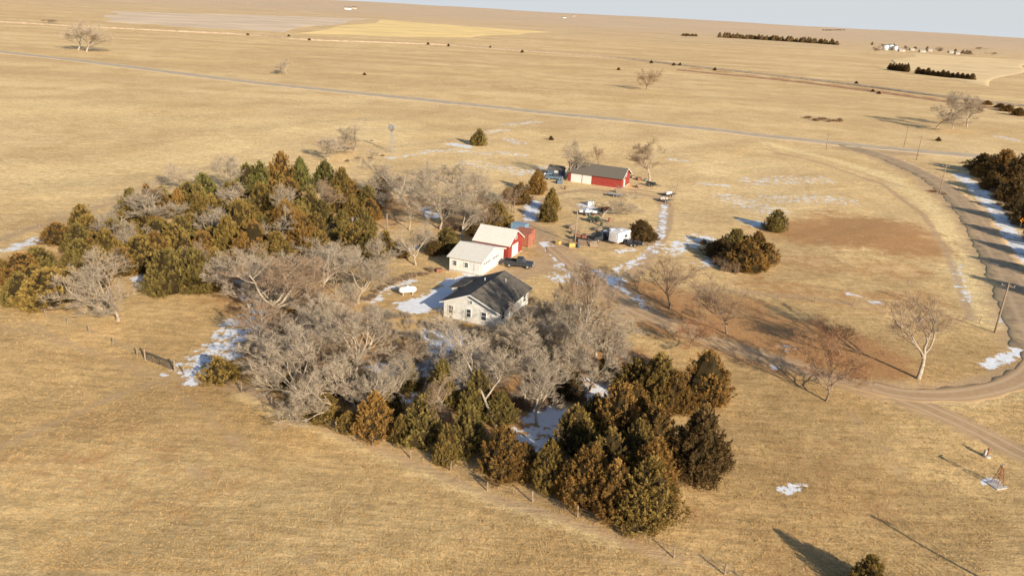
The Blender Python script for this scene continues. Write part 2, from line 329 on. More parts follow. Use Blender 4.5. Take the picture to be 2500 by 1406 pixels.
def T_side(side,Lx,Ly,u,z):
    if side=='front': return Matrix.Translation((u,-Ly/2,z))@Matrix.Rotation(math.pi,4,'Z')
    if side=='back': return Matrix.Translation((u,Ly/2,z))
    if side=='right': return Matrix.Translation((Lx/2,u,z))@Matrix.Rotation(-math.pi/2,4,'Z')
    return Matrix.Translation((-Lx/2,u,z))@Matrix.Rotation(math.pi/2,4,'Z')
def window(e,side,Lx,Ly,u,z,w,h):
    T=T_side(side,Lx,Ly,u,z)
    o=MB().box((0,.0,0),(w,.05,h)).obj('window',glass,e); o.matrix_local=T
    b=MB(); t=.09
    b.box((0,.035,h/2+t/2),(w+2*t,.1,t)).box((0,.035,-h/2-t/2),(w+2*t,.1,t)).box((w/2+t/2,.035,0),(t,.1,h)).box((-w/2-t/2,.035,0),(t,.1,h)).box((0,.045,0),(w,.03,.05))
    b.obj('frame',cream,o)
def door(e,side,Lx,Ly,u,w,h,mat=None,panes=False,name='door'):
    T=T_side(side,Lx,Ly,u,h/2+.05)
    b=MB().box((0,.02,0),(w,.06,h))
    k=4 if w>1.5 else 2
    for i in range(k): b.box((0,.06,-h/2+h*(i+.5)/k),(w*.92,.03,h/k*.82))
    o=b.obj(name,mat or door_white,e); o.matrix_local=T
    f=MB().box((0,.02,h/2+.06),(w+.24,.1,.12)).box((w/2+.06,.02,0),(.12,.1,h)).box((-w/2-.06,.02,0),(.12,.1,h)); f.obj('frame',cream,o)
    if panes:
        n=4
        for i in range(n): MB().box((-w/2+w*(i+.5)/n,.085,h*.37),(w/n*.6,.02,.28)).obj('window',glass,o)
    else: MB().tube([(w*.38,.08,0),(w*.38,.13,0)],.035,8).obj('handle',steel,o)
def building(name,label,cx,cy,ang,Lx,Ly,eave,peak,ridge,wall,roof,over=.4,cat='building',found=True,group=None,trim=True):
    e=empty(name,cx,cy,ang,label,cat,group=group)
    hw=(Lx if ridge=='y' else Ly)/2; ln=(Ly if ridge=='y' else Lx)/2
    MB().prism([(-hw,-.5),(hw,-.5),(hw,eave),(0,peak),(-hw,eave)],ridge,-ln,ln).obj('wall',wall,e)
    sl=(peak-eave)/hw; ze=eave-sl*over; th=.16
    MB().prism([(-hw-over,ze+.02),(0,peak+.02),(hw+over,ze+.02),(hw+over,ze+th),(0,peak+th+.02),(-hw-over,ze+th)],ridge,-ln-over,ln+over).obj('roof',roof,e)
    if trim:
        for s in(-1,1):
            a0=s*(ln+over+.003); a1=s*(ln+over+.06); lo,hi=min(a0,a1),max(a0,a1)
            MB().prism([(-hw-over,ze-.05),(0,peak-.05),(hw+over,ze-.05),(hw+over,ze+th-.02),(0,peak+th),(-hw-over,ze+th-.02)],ridge,lo,hi).obj('fascia',cream,e)
    if found:
        MB().box((0,0,-.05),(Lx+.1,Ly+.1,.5)).obj('foundation',concrete,e)
    return e
def centre(FL,Lx,Ly,ang=ANG):
    a=(math.cos(ang),math.sin(ang)); return FL[0]+a[0]*Lx/2-a[1]*Ly/2, FL[1]+a[1]*Lx/2+a[0]*Ly/2
# House
Lx,Ly=9.1,12.0; hx,hy=centre(G(1083,776),Lx,Ly)
e=building('farmhouse','white single-storey farmhouse with dark shingle gable roof',hx,hy,ANG,Lx,Ly,2.75,4.6,'y',white_wall,roof_dark,.5,'house')
for u,w,h in((-3.3,.8,1.2),(-.3,.7,1.2),(2.2,.8,1.2)): window(e,'front',Lx,Ly,u,1.6,w,h)
for u in(-4.3,-.9,4.2): window(e,'right',Lx,Ly,u,1.6,1.1,1.1)
door(e,'right',Lx,Ly,1.7,1,2.1); window(e,'left',Lx,Ly,-2,1.6,1,1.1); window(e,'front',Lx,Ly,.0,3.4,.5,.4)
MB().tube([(-1.5,2,3.6),(-1.5,2,4.6)],.1,8).obj('vent_pipe',whitep,e,True)
MB().tube([(1.6,3.2,3.6),(1.6,3.2,4.7)],.09,8).obj('vent_pipe',steel,e,True)
b=MB().box((5.8,1.5,.35),(2.4,4.4,.1)); 
for y in(-.6,1.4,3.6): b.box((6.9,y,.5),(.1,.1,1.3))
b.box((6.9,1.5,1.15),(.08,4.4,.08)).box((6.9,1.5,.75),(.05,4.4,.06)); b.obj('deck',wood,e)
MB().prism([(Ly/2-5.2,-.4),(Ly/2-.2,-.4),(Ly/2-.2,2.3),(Ly/2-5.2,2.3)],'x',-Lx/2-2.2,-Lx/2+.01).obj('side_room',white_wall,e)
b=MB().add([(-Lx/2-2.6,Ly/2-5.5,2.25),(-Lx/2+.1,Ly/2-5.5,3.0),(-Lx/2+.1,Ly/2+.1,3.0),(-Lx/2-2.6,Ly/2+.1,2.25),(-Lx/2-2.6,Ly/2-5.5,2.4),(-Lx/2+.1,Ly/2-5.5,3.15),(-Lx/2+.1,Ly/2+.1,3.15),(-Lx/2-2.6,Ly/2+.1,2.4)],[(0,3,2,1),(4,5,6,7),(0,1,5,4),(1,2,6,5),(2,3,7,6),(3,0,4,7)]); b.obj('side_roof',roof_dark,e)
# Garage
Lx,Ly=6.4,9.6; gx,gy=centre(G(1097,660),Lx,Ly)
e=building('garage','white garage with light metal roof and panelled doors',gx,gy,ANG,Lx,Ly,2.6,4.0,'x',white_wall,roof_white,.35,'garage')
for u in(-2.6,1.0): door(e,'right',Lx,Ly,u,2.9,2.2,None,True,'garage_door')
window(e,'front',Lx,Ly,-2.1,1.5,.7,.8); door(e,'front',Lx,Ly,2.3,.9,2.0); window(e,'front',Lx,Ly,.2,1.5,.7,.8)
# red barn
Lx,Ly=7.2,6.8; bx,by=centre((G(1240,638)[0]-A[0]*7.2,G(1240,638)[1]-A[1]*7.2),Lx,Ly)
e=building('barn','small red barn with steep pale roof behind the garage',bx,by,ANG,Lx,Ly,2.9,5.0,'x',red_wall,roof_white,.3,'barn')
door(e,'right',Lx,Ly,-.3,2.6,2.3,door_white,False,'barn_door'); window(e,'right',Lx,Ly,0,3.7,.7,.6); window(e,'front',Lx,Ly,1.5,1.8,.6,.6)
# long shed
Lx,Ly=15.6,8.6; FLs=G(1387,441); sx_,sy_=centre(FLs,Lx,Ly)
e=building('machine_shed','long red metal machine shed with dark roof and white doors',sx_,sy_,ANG,Lx,Ly,3.0,5.0,'x',red_wall,roof_grey,.5,'shed')
door(e,'front',Lx,Ly,-5.4,2.9,2.5,door_white,False,'shed_door'); door(e,'front',Lx,Ly,-2.3,2.4,2.5,door_white,False,'shed_door')
window(e,'right',Lx,Ly,0,3.2,.9,.7); door(e,'right',Lx,Ly,-1.5,1,2.1)
c2=G(1358,428); e=building('lean_to','small blue shed with pale metal roof against the machine shed',c2[0],c2[1],ANG,4.2,3.4,2.0,2.9,'x',simple('blue_wall',(.12,.17,.24),.6,.2),roof_grey,.2,'shed')
door(e,'front',4.2,3.4,.6,1.1,1.7)
def container(px,py,L,W,Hh,mat,label,ang=ANG):
    x,y=G(px,py); e=empty('shipping_container',x,y,ang,label,'container')
    b=MB().box((0,0,Hh/2+.1),(L,W,Hh))
    n=int(L/.35)
    for i in range(n):
        for s in(-1,1): b.box((-L/2+L*(i+.5)/n,s*(W/2+.02),Hh/2+.1),(.16,.06,Hh*.86))
    b.obj('body',mat,e)
    for s in(-1,1):
        for t in(-1,1): MB().box((s*L/2,t*W/2,Hh/2+.1),(.16,.16,Hh+.14)).obj('corner_post',mat,e)
    d=MB(); 
    for s in(-1,1): d.box((L/2+.03,s*W*.24,Hh/2+.1),(.05,W*.45,Hh*.9))
    o=d.obj('door',mat,e); MB().tube([(L/2+.1,.15,.4),(L/2+.1,.15,Hh-.1)],.03,6).obj('handle',steel,o)
container(1262,597,5.8,2.5,2.5,red_c,'faded red storage container beside the red barn')
container(1282,588,3.2,2.3,2.3,red_c,'short faded red storage container',ANG)
container(1268,570,3.0,2.2,2.2,simple('blue_grey',(.22,.33,.45),.6,.15),'small blue-grey storage container behind the barn')
# ---------------------------------------------------------------- vehicles
def wheel(e,x,y,r,w):
    o=bpy.data.objects.new('wheel',None); link(o,e); o.location=(x,y,r)
    MB().tube([(0,-w/2,0),(0,-w/2+.04,0),(0,w/2-.04,0),(0,w/2,0)],[r*.9,r,r,r*.9],18).obj('tyre',black,o)
    MB().tube([(0,-w/2-.01,0),(0,w/2+.01,0)],r*.55,12).obj('rim',steel,o)
def pickup(px,py,ang,body,label,L=5.4,W=1.95):
    x,y=G(px,py); e=empty('pickup_truck',x,y,ang,label,'truck')
    prof=[(-L/2,.45),(-L/2,.98),(-.35,1.0),(-.35,1.08),(1.05,1.08),(L/2-.15,.98),(L/2,.8),(L/2,.45)]
    MB().prism(prof,'y',-W/2,W/2).obj('body',body,e,bevel=.06)
    MB().prism([(-.45,1.05),(-.25,1.72),(.75,1.74),(1.35,1.05)],'y',-W/2+.12,W/2-.12).obj('cabin',glass,e,bevel=.04)
    MB().box((.22,0,1.78),(1.15,W-.32,.07)).box((.25,W/2-.14,1.4),(.09,.06,.7)).box((.25,-W/2+.14,1.4),(.09,.06,.7)).obj('roof',body,e,bevel=.02)
    MB().box((-L/2+1.1,0,1.0),(1.9,W-.3,.06)).obj('cargo_bed',black,e)
    b=MB()
    for s in(-1,1): b.box((-L/2+1.1,s*(W/2-.06),1.12),(2.1,.1,.25))
    b.box((-L/2+.06,0,1.12),(.1,W,.25)); b.obj('bed_side',body,e)
    MB().box((L/2+.04,0,.52),(.16,W*.96,.2)).obj('bumper',steel,e); MB().box((-L/2-.04,0,.52),(.16,W*.96,.2)).obj('bumper',steel,e)
    for s in(-1,1): MB().box((L/2+.0,s*W*.36,.78),(.06,.34,.16)).obj('headlight',whitep,e)
    for s in(-1,1): MB().box((-L/2-.01,s*W*.44,.85),(.05,.14,.28)).obj('tail_light',orange,e)
    for sx in(-L/2+1.05,L/2-.95):
        for s in(-1,1): wheel(e,sx,s*(W/2-.12),.4,.27)
pickup(1266,655,ANG+math.radians(14),dkgrey,'dark grey pickup truck parked beside the garage')
pickup(1352,438,ANG+.4,blue,'old blue pickup truck parked by the small blue shed',5.0)
pickup(1463,592,ANG+1.15,dkgrey,'dark pickup truck parked among yard trailers',5.2)
def cargo_trailer(px,py,ang,L,W,Hh,label,mat):
    x,y=G(px,py); e=empty('cargo_trailer',x,y,ang,label,'trailer')
    MB().prism([(-L/2,.5),(-L/2,Hh),(L/2-.5,Hh),(L/2,Hh-.6),(L/2,.5)],'y',-W/2,W/2).obj('body',mat,e,bevel=.12)
    MB().box((-.1,0,Hh+.1),(.6,.6,.18)).obj('roof_vent',whitep,e)
    for s in(-1,1): MB().box((.3,s*(W/2+.01),1.6),(.9,.04,.5)).obj('window',glass,e)
    MB().box((-L/2-.02,0,1.4),(.05,W*.6,1.5)).obj('door',whitep,e)
    MB().tube([(L/2,0,.45),(L/2+1.2,0,.45)],.06,6).tube([(L/2+1,0,.45),(L/2+1,0,.02)],.04,6).obj('hitch',dkgrey,e)
    for s in(-1,1): wheel(e,-.3,s*(W/2-.08),.34,.22)
cargo_trailer(1512,598,ANG+1.25,5.0,2.4,2.6,'white camper trailer parked among yard equipment',whitep)
def flat_trailer(px,py,ang,L,W,label,load=None,deck=wood):
    x,y=G(px,py); e=empty('flat_trailer',x,y,ang,label,'trailer')
    MB().box((0,0,.62),(L,W,.08)).obj('bed',deck,e)
    MB().box((0,W/2+.03,.6),(L,.06,.16)).box((0,-W/2-.03,.6),(L,.06,.16)).box((L/2+.03,0,.6),(.06,W+.12,.16)).box((-L/2-.03,0,.6),(.06,W+.12,.16)).obj('frame',dkgrey,e)
    MB().tube([(L/2,W*.35,.55),(L/2+1.3,0,.5)],.05,6).tube([(L/2,-W*.35,.55),(L/2+1.3,0,.5)],.05,6).tube([(L/2+1.2,0,.5),(L/2+1.2,0,.02)],.04,6).obj('hitch',dkgrey,e)
    for k in(-.35,.4):
        for s in(-1,1): wheel(e,k,s*(W/2+.18),.33,.2)
    if load: 
        b=MB(); rq=random.Random(int(px))
        for i in range(7): b.box((rq.uniform(-L*.38,L*.38),rq.uniform(-W*.25,W*.25),.85+rq.uniform(0,.2)),(rq.uniform(.5,1.2),rq.uniform(.3,.8),rq.uniform(.3,.6)),Matrix.Rotation(rq.uniform(-.1,.1),4,'Z'))
        b.obj('load',load,e,bevel=.03)
flat_trailer(1487,578,ANG+1.1,4.8,2.0,'flat trailer carrying a snow-covered load',snow_m)
flat_trailer(1545,606,ANG+.2,3.6,1.8,'black flat trailer beside the camper',dkgrey,dkgrey)
flat_trailer(1503,482,ANG+.1,4.2,1.9,'empty flat trailer parked near the machine shed',None,concrete)
flat_trailer(1435,528,ANG+.3,4.4,2.0,'trailer loaded with scrap covered in snow',snow_m)
flat_trailer(1450,545,ANG,3.4,1.8,'flat trailer with green equipment',green_p)
flat_trailer(1632,478,ANG+.9,3.0,1.7,'small trailer with a pale load beside the fence',whitep)
flat_trailer(1622,492,ANG+.8,2.6,1.5,'small utility trailer with tan load',concrete)
flat_trailer(1590,452,ANG,3.0,1.6,'dark utility trailer beside the shed',dkgrey)
flat_trailer(1475,520,ANG+.5,3.0,1.6,'low dark trailer in the yard',rusty,dkgrey)
flat_trailer(1418,590,ANG+.2,3.2,1.6,'dark trailer with rusty scrap',rusty,dkgrey)
def lumber(px,py,ang,L,label,mat=wood):
    x,y=G(px,py); rq=random.Random(int(px*3)); b=MB()
    for i in range(4):
        for j in range(5-i): b.box((rq.uniform(-.15,.15),(j-(4-i)/2)*.34,.12+i*.22),(L*rq.uniform(.8,1),.3,.2))
    o=b.obj('lumber_pile',mat); o.location=(x,y,H(x,y)-.02); o.rotation_euler=(0,0,ang); o['label']=label; o['category']='lumber pile'; o['group']='lumber piles in the yard'
for px,py,a,L in((1440,585,.2,2.6),(1460,568,1.0,2.2),(1425,600,-.4,2.4),(1510,470,.1,2.0),(1560,455,.6,2.0),(1395,560,.8,2.0),(1445,603,.5,2.2),(1405,575,-.3,2)): lumber(px,py,a,L,'stack of weathered boards lying in the yard')
def barrel(px,py,mat,label):
    x,y=G(px,py); b=MB()
    b.tube([(0,0,0),(0,0,.05),(0,0,.3),(0,0,.33),(0,0,.58),(0,0,.61),(0,0,.86),(0,0,.9)],[.27,.3,.29,.31,.29,.31,.3,.27],14)
    o=b.obj('barrel',mat,None); o.location=(x,y,H(x,y)-.02); o['label']=label; o['category']='barrel'; o['group']='barrels in the yard'
for px,py,m,l in((1405,605,rusty,'rusty'),(1412,608,blue,'blue'),(1330,430,whitep,'white'),(1545,590,rusty,'rusty'),(1575,440,blue,'blue'),(1487,545,rusty,'rusty'),(1468,556,green_p,'green'),(1380,462,rusty,'rusty')): barrel(px,py,m,l+' metal barrel standing in the farmyard')
def crate(px,py,s,mat,label,ang=.3):
    x,y=G(px,py); b=MB(); h=s*.8
    b.box((0,0,h/2+.06),(s*1.3,s,h)); 
    for i in(-1,0,1): b.box((i*s*.5,0,h+.09),(s*.28,s*1.04,.04)); b.box((i*s*.5,0,.03),(.1,s,.06))
    for i in(-1,1): b.box((i*s*.66,0,h*.5),(.05,s*1.05,.12))
    o=b.obj('storage_box',mat,bevel=.02); o.location=(x,y,H(x,y)-.02); o.rotation_euler=(0,0,ang); o['label']=label; o['category']='box'
crate(1395,605,1.0,yellow,'yellow storage box on the gravel'); crate(1363,598,.8,yellow,'small yellow box at the yard edge',1.)
crate(1365,448,1.2,blue,'blue box beside the small shed'); crate(1440,505,1.2,whitep,'white box among trailers'); crate(1530,585,1.,dkgrey,'dark equipment box beside the camper',.8)
crate(1072,663,.8,rusty,'rust-coloured fire box on the lawn'); crate(1240,625,.7,blue,'blue bin beside the barn wall'); crate(1340,432,1.,whitep,'white cabinet near the machine shed')
crate(1560,437,1.,rusty,'rusty box beside the machine shed'); crate(1545,432,.8,wood,'wooden box against the machine shed')
# propane tank
x,y=G(995,722); e=empty('propane_tank',x,y,ANG+.75,'white propane tank on short legs in the lawn','tank')
r=.55; MB().tube([(-1.5,0,.9),(-1.42,0,.9),(-1.25,0,.9),(-1.0,0,.9),(1.0,0,.9),(1.25,0,.9),(1.42,0,.9),(1.5,0,.9)],[.05,.3,.45,r,r,.45,.3,.05],20).obj('body',whitep,e,True)
for s in(-.8,.8): MB().box((s,0,.22),(.15,.7,.48)).obj('leg',concrete,e)
MB().tube([(0,0,1.4),(0,0,1.62)],.18,12).obj('valve_cover',whitep,e)
# ---------------------------------------------------------------- poles, windmill etc.
def pole(px,py,ytop,arm=True,label='weathered wooden utility pole beside the road',xy=None,hgt=None):
    x,y=xy or G(px,py)
    if hgt is None:
        lo,hi=1,20
        for _ in range(30):
            m=(lo+hi)/2
            if project(x,y,m)[1]>ytop: lo=m
            else: hi=m
        hgt=lo
    e=empty('utility_pole',x,y,random.uniform(-.6,.2),label,'utility pole',group='utility poles along the roads')
    MB().tube([(0,0,-.5),(0,0,hgt*.5),(0,0,hgt)],[.16,.14,.11],10).obj('post',pole_m,e,True)
    if arm:
        MB().box((0,.14,hgt-.5),(1.9,.1,.12)).obj('crossarm',pole_m,e)
        for s in(-.85,-.3,.3,.85): MB().tube([(s,.14,hgt-.44),(s,.14,hgt-.3),(s,.14,hgt-.2)],[.03,.06,.03],8).obj('insulator',steel,e)
    return e
pole(1403,598,514,False,'tall pale wooden yard pole beside the driveway'); pole(2017,364,325); pole(2207,358,308); pole(2237,392,332); pole(2292,478,405); pole(2428,812,692,True); 
pole(0,0,0,True,'wooden utility pole near the driveway',(49.5,46.4),8.2); pole(1255,520,478,False,'short weathered wooden post in the yard'); pole(945,560,520,False,'thin weathered wooden pole among trees')
x,y=G(957,372); e=empty('windmill',x,y,-.5,'old steel farm windmill on a lattice tower','windmill'); hT=7.6
b=MB()
for sx in(-1,1):
    for s2 in(-1,1): b.tube([(sx*1.0,s2*1.0,0),(sx*.12,s2*.12,hT)],.05,5)
for k in range(5):
    z=hT*k/5; w=1.0-(.88)*k/5; z2=hT*(k+1)/5; w2=1-.88*(k+1)/5
    for (a1,b1),(a2,b2) in (((-1,-1),(1,-1)),((1,-1),(1,1)),((1,1),(-1,1)),((-1,1),(-1,-1))):
        b.tube([(a1*w,b1*w,z),(a2*w2,b2*w2,z2)],.025,4); b.tube([(a1*w2,b1*w2,z2),(a2*w2,b2*w2,z2)],.025,4)
b.obj('tower',steel,e)
b=MB(); cz=hT+.3
for i in range(14):
    t=2*math.pi*i/14; R_=Matrix.Translation((0,-.4,cz))@Matrix.Rotation(t,4,'Y')
    b.add([(-.07,0,.35),(.07,.1,.35),(.2,.16,1.25),(-.2,0,1.25)],[(0,1,2,3)],R_)
b.tube([(.8*math.cos(t)*1,-.4,cz+.8*math.sin(t)) for t in np.linspace(0,2*math.pi,24)],.02,4,False)
b.tube([(0,-.5,cz),(0,.1,cz)],.14,8); b.obj('wheel',steel,e)
MB().tube([(0,0,cz),(0,1.5,cz)],.04,5).box((0,1.9,cz),(.03,1.1,.7)).obj('tail',steel,e)
x,y=G(2436,1176); e=empty('ornamental_tower',x,y,.3,'small rust-orange lattice tower on a snowy concrete pad','tower'); MB().box((0,0,.02),(1.4,1.4,.14)).obj('pad',simple('pale_concrete',(.55,.52,.48),.9,.15),e)
b=MB(); hT=2.4
for sx in(-1,1):
    for s2 in(-1,1): b.tube([(sx*.45,s2*.45,.08),(sx*.1,s2*.1,hT)],.03,5)
for k in range(4):
    z=.15+hT*.9*k/4; w=.45-.35*k/4; z2=.15+hT*.9*(k+1)/4; w2=.45-.35*(k+1)/4
    for (a1,b1),(a2,b2) in (((-1,-1),(1,-1)),((1,-1),(1,1)),((1,1),(-1,1)),((-1,1),(-1,-1))): b.tube([(a1*w,b1*w,z),(a2*w2,b2*w2,z2)],.018,4).tube([(a1*w2,b1*w2,z2),(a2*w2,b2*w2,z2)],.018,4)
b.obj('lattice',orange,e)
MB().box((0,0,hT+.08),(.4,.3,.18)).tube([(-.3,0,hT+.15),(.65,0,hT+.28)],.04,5).obj('cap',wood,e)
x,y=G(2411,1108); e=empty('water_hydrant',x,y,.2,'grey water hydrant on a round concrete base','hydrant')
MB().tube([(0,0,-.1),(0,0,.25)],.38,16).obj('base',concrete,e); MB().tube([(0,0,.25),(0,0,1.1),(0,0,1.25)],[.12,.12,.05],10).tube([(0,0,1.0),(.3,0,.95),(.34,0,.8)],.05,6).obj('pipe',rusty,e); MB().box((-.25,.1,.6),(.26,.26,.6)).obj('control_box',concrete,e,bevel=.03)
x,y=G(2490,556); e=empty('road_sign',x,y,.2,'orange diamond warning sign on a post beside the road','sign')
MB().box((0,0,1.0),(.09,.09,2.4)).obj('post',steel,e)
MB().prism([(0,1.5),(.62,2.12),(0,2.74),(-.62,2.12)],'y',-.09,-.06).obj('sign_plate',simple('sign_orange',(.85,.30,.02),.5,.03),e)
MB().prism([(-.06,1.8),(.06,1.8),(.06,2.1),(.2,2.1),(0,2.4),(-.2,2.1),(-.06,2.1)],'y',-.1,-.093).obj('arrow_mark',black,e)
# ---------------------------------------------------------------- fences
def fence(pts,label,spacing=4.0,h=1.25):
    w=[G(*p) for p in pts]; c=[]; 
    for a,b in zip(w[:-1],w[1:]):
        n=max(1,int(math.dist(a,b)/spacing))
        for i in range(n): c.append((a[0]+(b[0]-a[0])*i/n,a[1]+(b[1]-a[1])*i/n))
    c.append(w[-1]); c=c[:100]
    e=empty('fence',c[0][0],c[0][1],0,label,'fence'); ox,oy,oz=e.location
    base=MB().tube([(0,0,-.3),(0,0,h*.5),(0,0,h)],[.085,.08,.07],6).mesh('fence_post',wood)
    for p in c:
        o=bpy.data.objects.new('fence_post',base); link(o,e); o.location=(p[0]-ox,p[1]-oy,H(*p)-oz); o.rotation_euler=(random.uniform(-.12,.12),random.uniform(-.12,.12),0); o.scale=(1,1,random.uniform(.8,1.1))
    for k in(.4,.75,1.1): MB().tube([(p[0]-ox,p[1]-oy,H(*p)-oz+k*h/1.25) for p in c],.012,3).obj('wire',steel,e)
fence([(450,918),(590,962),(740,1028),(910,1086),(1100,1142),(1190,1192),(1300,1222),(1410,1262),(1520,1304),(1645,1358),(1770,1396),(1860,1440)],'wire fence with weathered wooden posts along the pasture')
fence([(0,745),(60,760),(115,778),(220,822),(335,872)],'wire fence with thin posts across dry grass')
fence([(0,598),(180,520),(290,480),(420,428)],'old wire fence along the back pasture',5)
fence([(860,375),(950,366),(1080,350),(1200,318),(1310,292)],'wire fence leading toward the highway',5)
fence([(1655,452),(1648,480),(1638,505)],'short wooden post fence beside the yard',2.5)
fence([(1560,690),(1720,715),(1900,735),(2080,752),(2240,760),(2390,790)],'low wire fence across the meadow',5)
g0=G(358,882); g1=G(425,908); a=math.atan2(g1[1]-g0[1],g1[0]-g0[0]); L=math.dist(g0,g1)
e=empty('gate',g0[0],g0[1],a,'dark steel tube farm gate between wooden posts','gate'); b=MB()
for z in(.25,.45,.65,.9,1.15,1.35): b.tube([(0,0,z),(L,0,z)],.035,6)
for x_ in(0.02,L/2,L-.02): b.tube([(x_,0,.25),(x_,0,1.35)],.04,6)
b.obj('gate_panel',dkgrey,e)
for x_ in(-.2,L+.2): MB().tube([(x_,0,-.3),(x_,0,1.7)],.12,8).obj('gate_post',wood,e)
# ---------------------------------------------------------------- trees
def foliage(name,dark,light,sat=.15):
    M=MatB(name); t=M.attr('tint'); oi=M.n.new('ShaderNodeObjectInfo')
    c=M.mix(M.mr(t,.05,.95),dark,light); c=M.val(c,M.mr(oi.outputs['Random'],0,1,1-sat,1+sat))
    return M.done(c,.85)
fol={'rust':foliage('rust_foliage',(.135,.074,.020),(.46,.265,.075),.2),
 'gold':foliage('gold_foliage',(.125,.082,.021),(.45,.305,.085),.2),
 'olive':foliage('olive_foliage',(.105,.078,.022),(.38,.285,.085),.2),
 'green':foliage('green_foliage',(.085,.078,.022),(.31,.285,.08),.2),
 'dark':foliage('dark_foliage',(.075,.046,.018),(.29,.18,.066),.2),
 'tan':foliage('tan_twigs',(.27,.215,.155),(.58,.475,.35),.15),
 'brown':foliage('brown_twigs',(.21,.145,.09),(.44,.31,.20),.15),
 'reddish':foliage('reddish_twigs',(.23,.12,.06),(.46,.26,.14),.15)}
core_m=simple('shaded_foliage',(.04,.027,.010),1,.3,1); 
M=MatB('bark'); n=M.noise(2.5,6,.7); bark_m=M.done(M.mix(M.mr(n,.35,.65),(.25,.20,.15),(.58,.49,.37)),.9)
bark_d=simple('dark_bark',(.24,.17,.115),.95,.3,3)
def cedar_mesh(seed,extra=0,fat=1.0,N=440,nl=56,tipf=.8):
    r=np.random.default_rng(seed); Hn=7.;R=2.3
    leaders=[(0,0,1.,1.)]+[(R*.5*math.cos(a),R*.5*math.sin(a),r.uniform(.6,.85),r.uniform(.5,.7)) for a in r.uniform(0,6.28,extra)]
    prof=lambda z:(1-z)**tipf*np.minimum(1,(z+.2)/.36)*1.12
    ph=r.uniform(0,6.28,4); V=[];T=[]
    wts=np.array([l[3] for l in leaders]); wts/=wts.sum()
    for i in range(N):
        lx,ly,hs,rs=leaders[r.choice(len(leaders),p=wts)]
        z=r.beta(1.1,1.5); a=r.uniform(0,2*math.pi)
        lob=1+.14*math.sin(3*a+ph[0]+z*5)+.12*math.sin(5*a+ph[1]-z*9)
        rr=prof(z)*R*rs*fat*lob*r.uniform(.72,1.06)
        if i<9*len(leaders): z=.84+.14*r.random(); rr=.14*r.random()
        out=np.array([math.cos(a),math.sin(a),0]); c=np.array([lx,ly,0])+out*rr+np.array([0,0,z*Hn*hs*.93])
        ax=out*r.uniform(.2,.7)*(1-.5*z)+np.array([0,0,1.])+r.normal(0,.14,3); ax/=np.linalg.norm(ax)
        ln=r.uniform(.5,1.2)*(1-.35*z); wd=r.uniform(.11,.21)*(1-.25*z)
        t=r.random(nl); p=c+np.outer(t*ln-.3*ln,ax)+r.normal(0,1,(nl,3))*(wd*(1.1-t))[:,None]
        p[:,2]=np.maximum(p[:,2],.05)
        d=ax+r.normal(0,.38,(nl,3))+out*.25; d/=np.linalg.norm(d,axis=1)[:,None]
        s=np.cross(d,out+r.normal(0,.55,(nl,3))); s/=np.linalg.norm(s,axis=1)[:,None]
        l=r.uniform(.09,.22,nl)[:,None]; w=r.uniform(.025,.058,nl)[:,None]
        V.append(np.stack([p-s*w,p+s*w,p+d*l],1)); T.append(np.clip(r.uniform(.0,.5)+t*.4+r.uniform(-.1,.15,nl),0,1))
    V=np.concatenate(V).reshape(-1,3); T=np.concatenate(T); Fc=np.arange(len(V)).reshape(-1,3)
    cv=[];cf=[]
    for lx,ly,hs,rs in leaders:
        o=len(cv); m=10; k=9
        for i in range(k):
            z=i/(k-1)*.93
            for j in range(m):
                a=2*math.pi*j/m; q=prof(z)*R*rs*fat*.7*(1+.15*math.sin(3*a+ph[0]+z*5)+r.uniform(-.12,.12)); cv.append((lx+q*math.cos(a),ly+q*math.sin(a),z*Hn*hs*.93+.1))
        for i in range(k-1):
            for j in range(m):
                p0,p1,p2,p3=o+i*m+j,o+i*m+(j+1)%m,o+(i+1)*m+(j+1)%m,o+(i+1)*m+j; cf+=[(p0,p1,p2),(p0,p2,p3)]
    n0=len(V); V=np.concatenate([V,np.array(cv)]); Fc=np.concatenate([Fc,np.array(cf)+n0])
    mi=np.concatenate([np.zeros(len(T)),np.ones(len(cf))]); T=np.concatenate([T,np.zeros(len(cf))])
    zm=V[:,2].max(); rad=np.percentile(np.hypot(V[:,0],V[:,1]),96)
    V[:,2]/=zm; V[:,:2]/=rad
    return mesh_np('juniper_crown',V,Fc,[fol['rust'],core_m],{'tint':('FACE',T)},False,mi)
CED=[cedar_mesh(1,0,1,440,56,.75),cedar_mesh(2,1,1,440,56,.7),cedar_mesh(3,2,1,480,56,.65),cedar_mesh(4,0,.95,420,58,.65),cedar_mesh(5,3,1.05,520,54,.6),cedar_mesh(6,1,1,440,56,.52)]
tr=MB().tube([(0,0,-.03),(0,0,.3),(0,0,.85)],[.1,.07,.02],7).mesh('juniper_trunk',bark_d)
def solve_h(x,y,ytop):
    z0=H(x,y); lo,hi=.3,40
    for _ in range(30):
        m=(lo+hi)/2
        if project(x,y,z0+m)[1]>ytop: lo=m
        else: hi=m
    return lo
LAB={'rust':'rust-brown juniper tree in the farm windbreak','gold':'golden-brown juniper tree in the farm windbreak','olive':'olive-green juniper tree in the windbreak','green':'green pine tree among bare trees','dark':'dark green-brown juniper tree'}
PLACED=[]
def juniper(x,y,h,R,colr,k=None,label=None,group='evergreen trees around the farmyard'):
    nm='pine_tree' if colr=='green' else 'juniper_tree'; PLACED.append((x,y))
    e=empty(nm,x,y,random.uniform(0,6.28),label or LAB[colr],'tree',group=group)
    t=bpy.data.objects.new('trunk',tr); link(t,e); t.scale=(R,R,h)
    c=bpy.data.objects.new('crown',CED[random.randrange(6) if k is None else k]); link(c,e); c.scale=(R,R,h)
    c.material_slots[0].link='OBJECT'; c.material_slots[0].material=fol[colr]
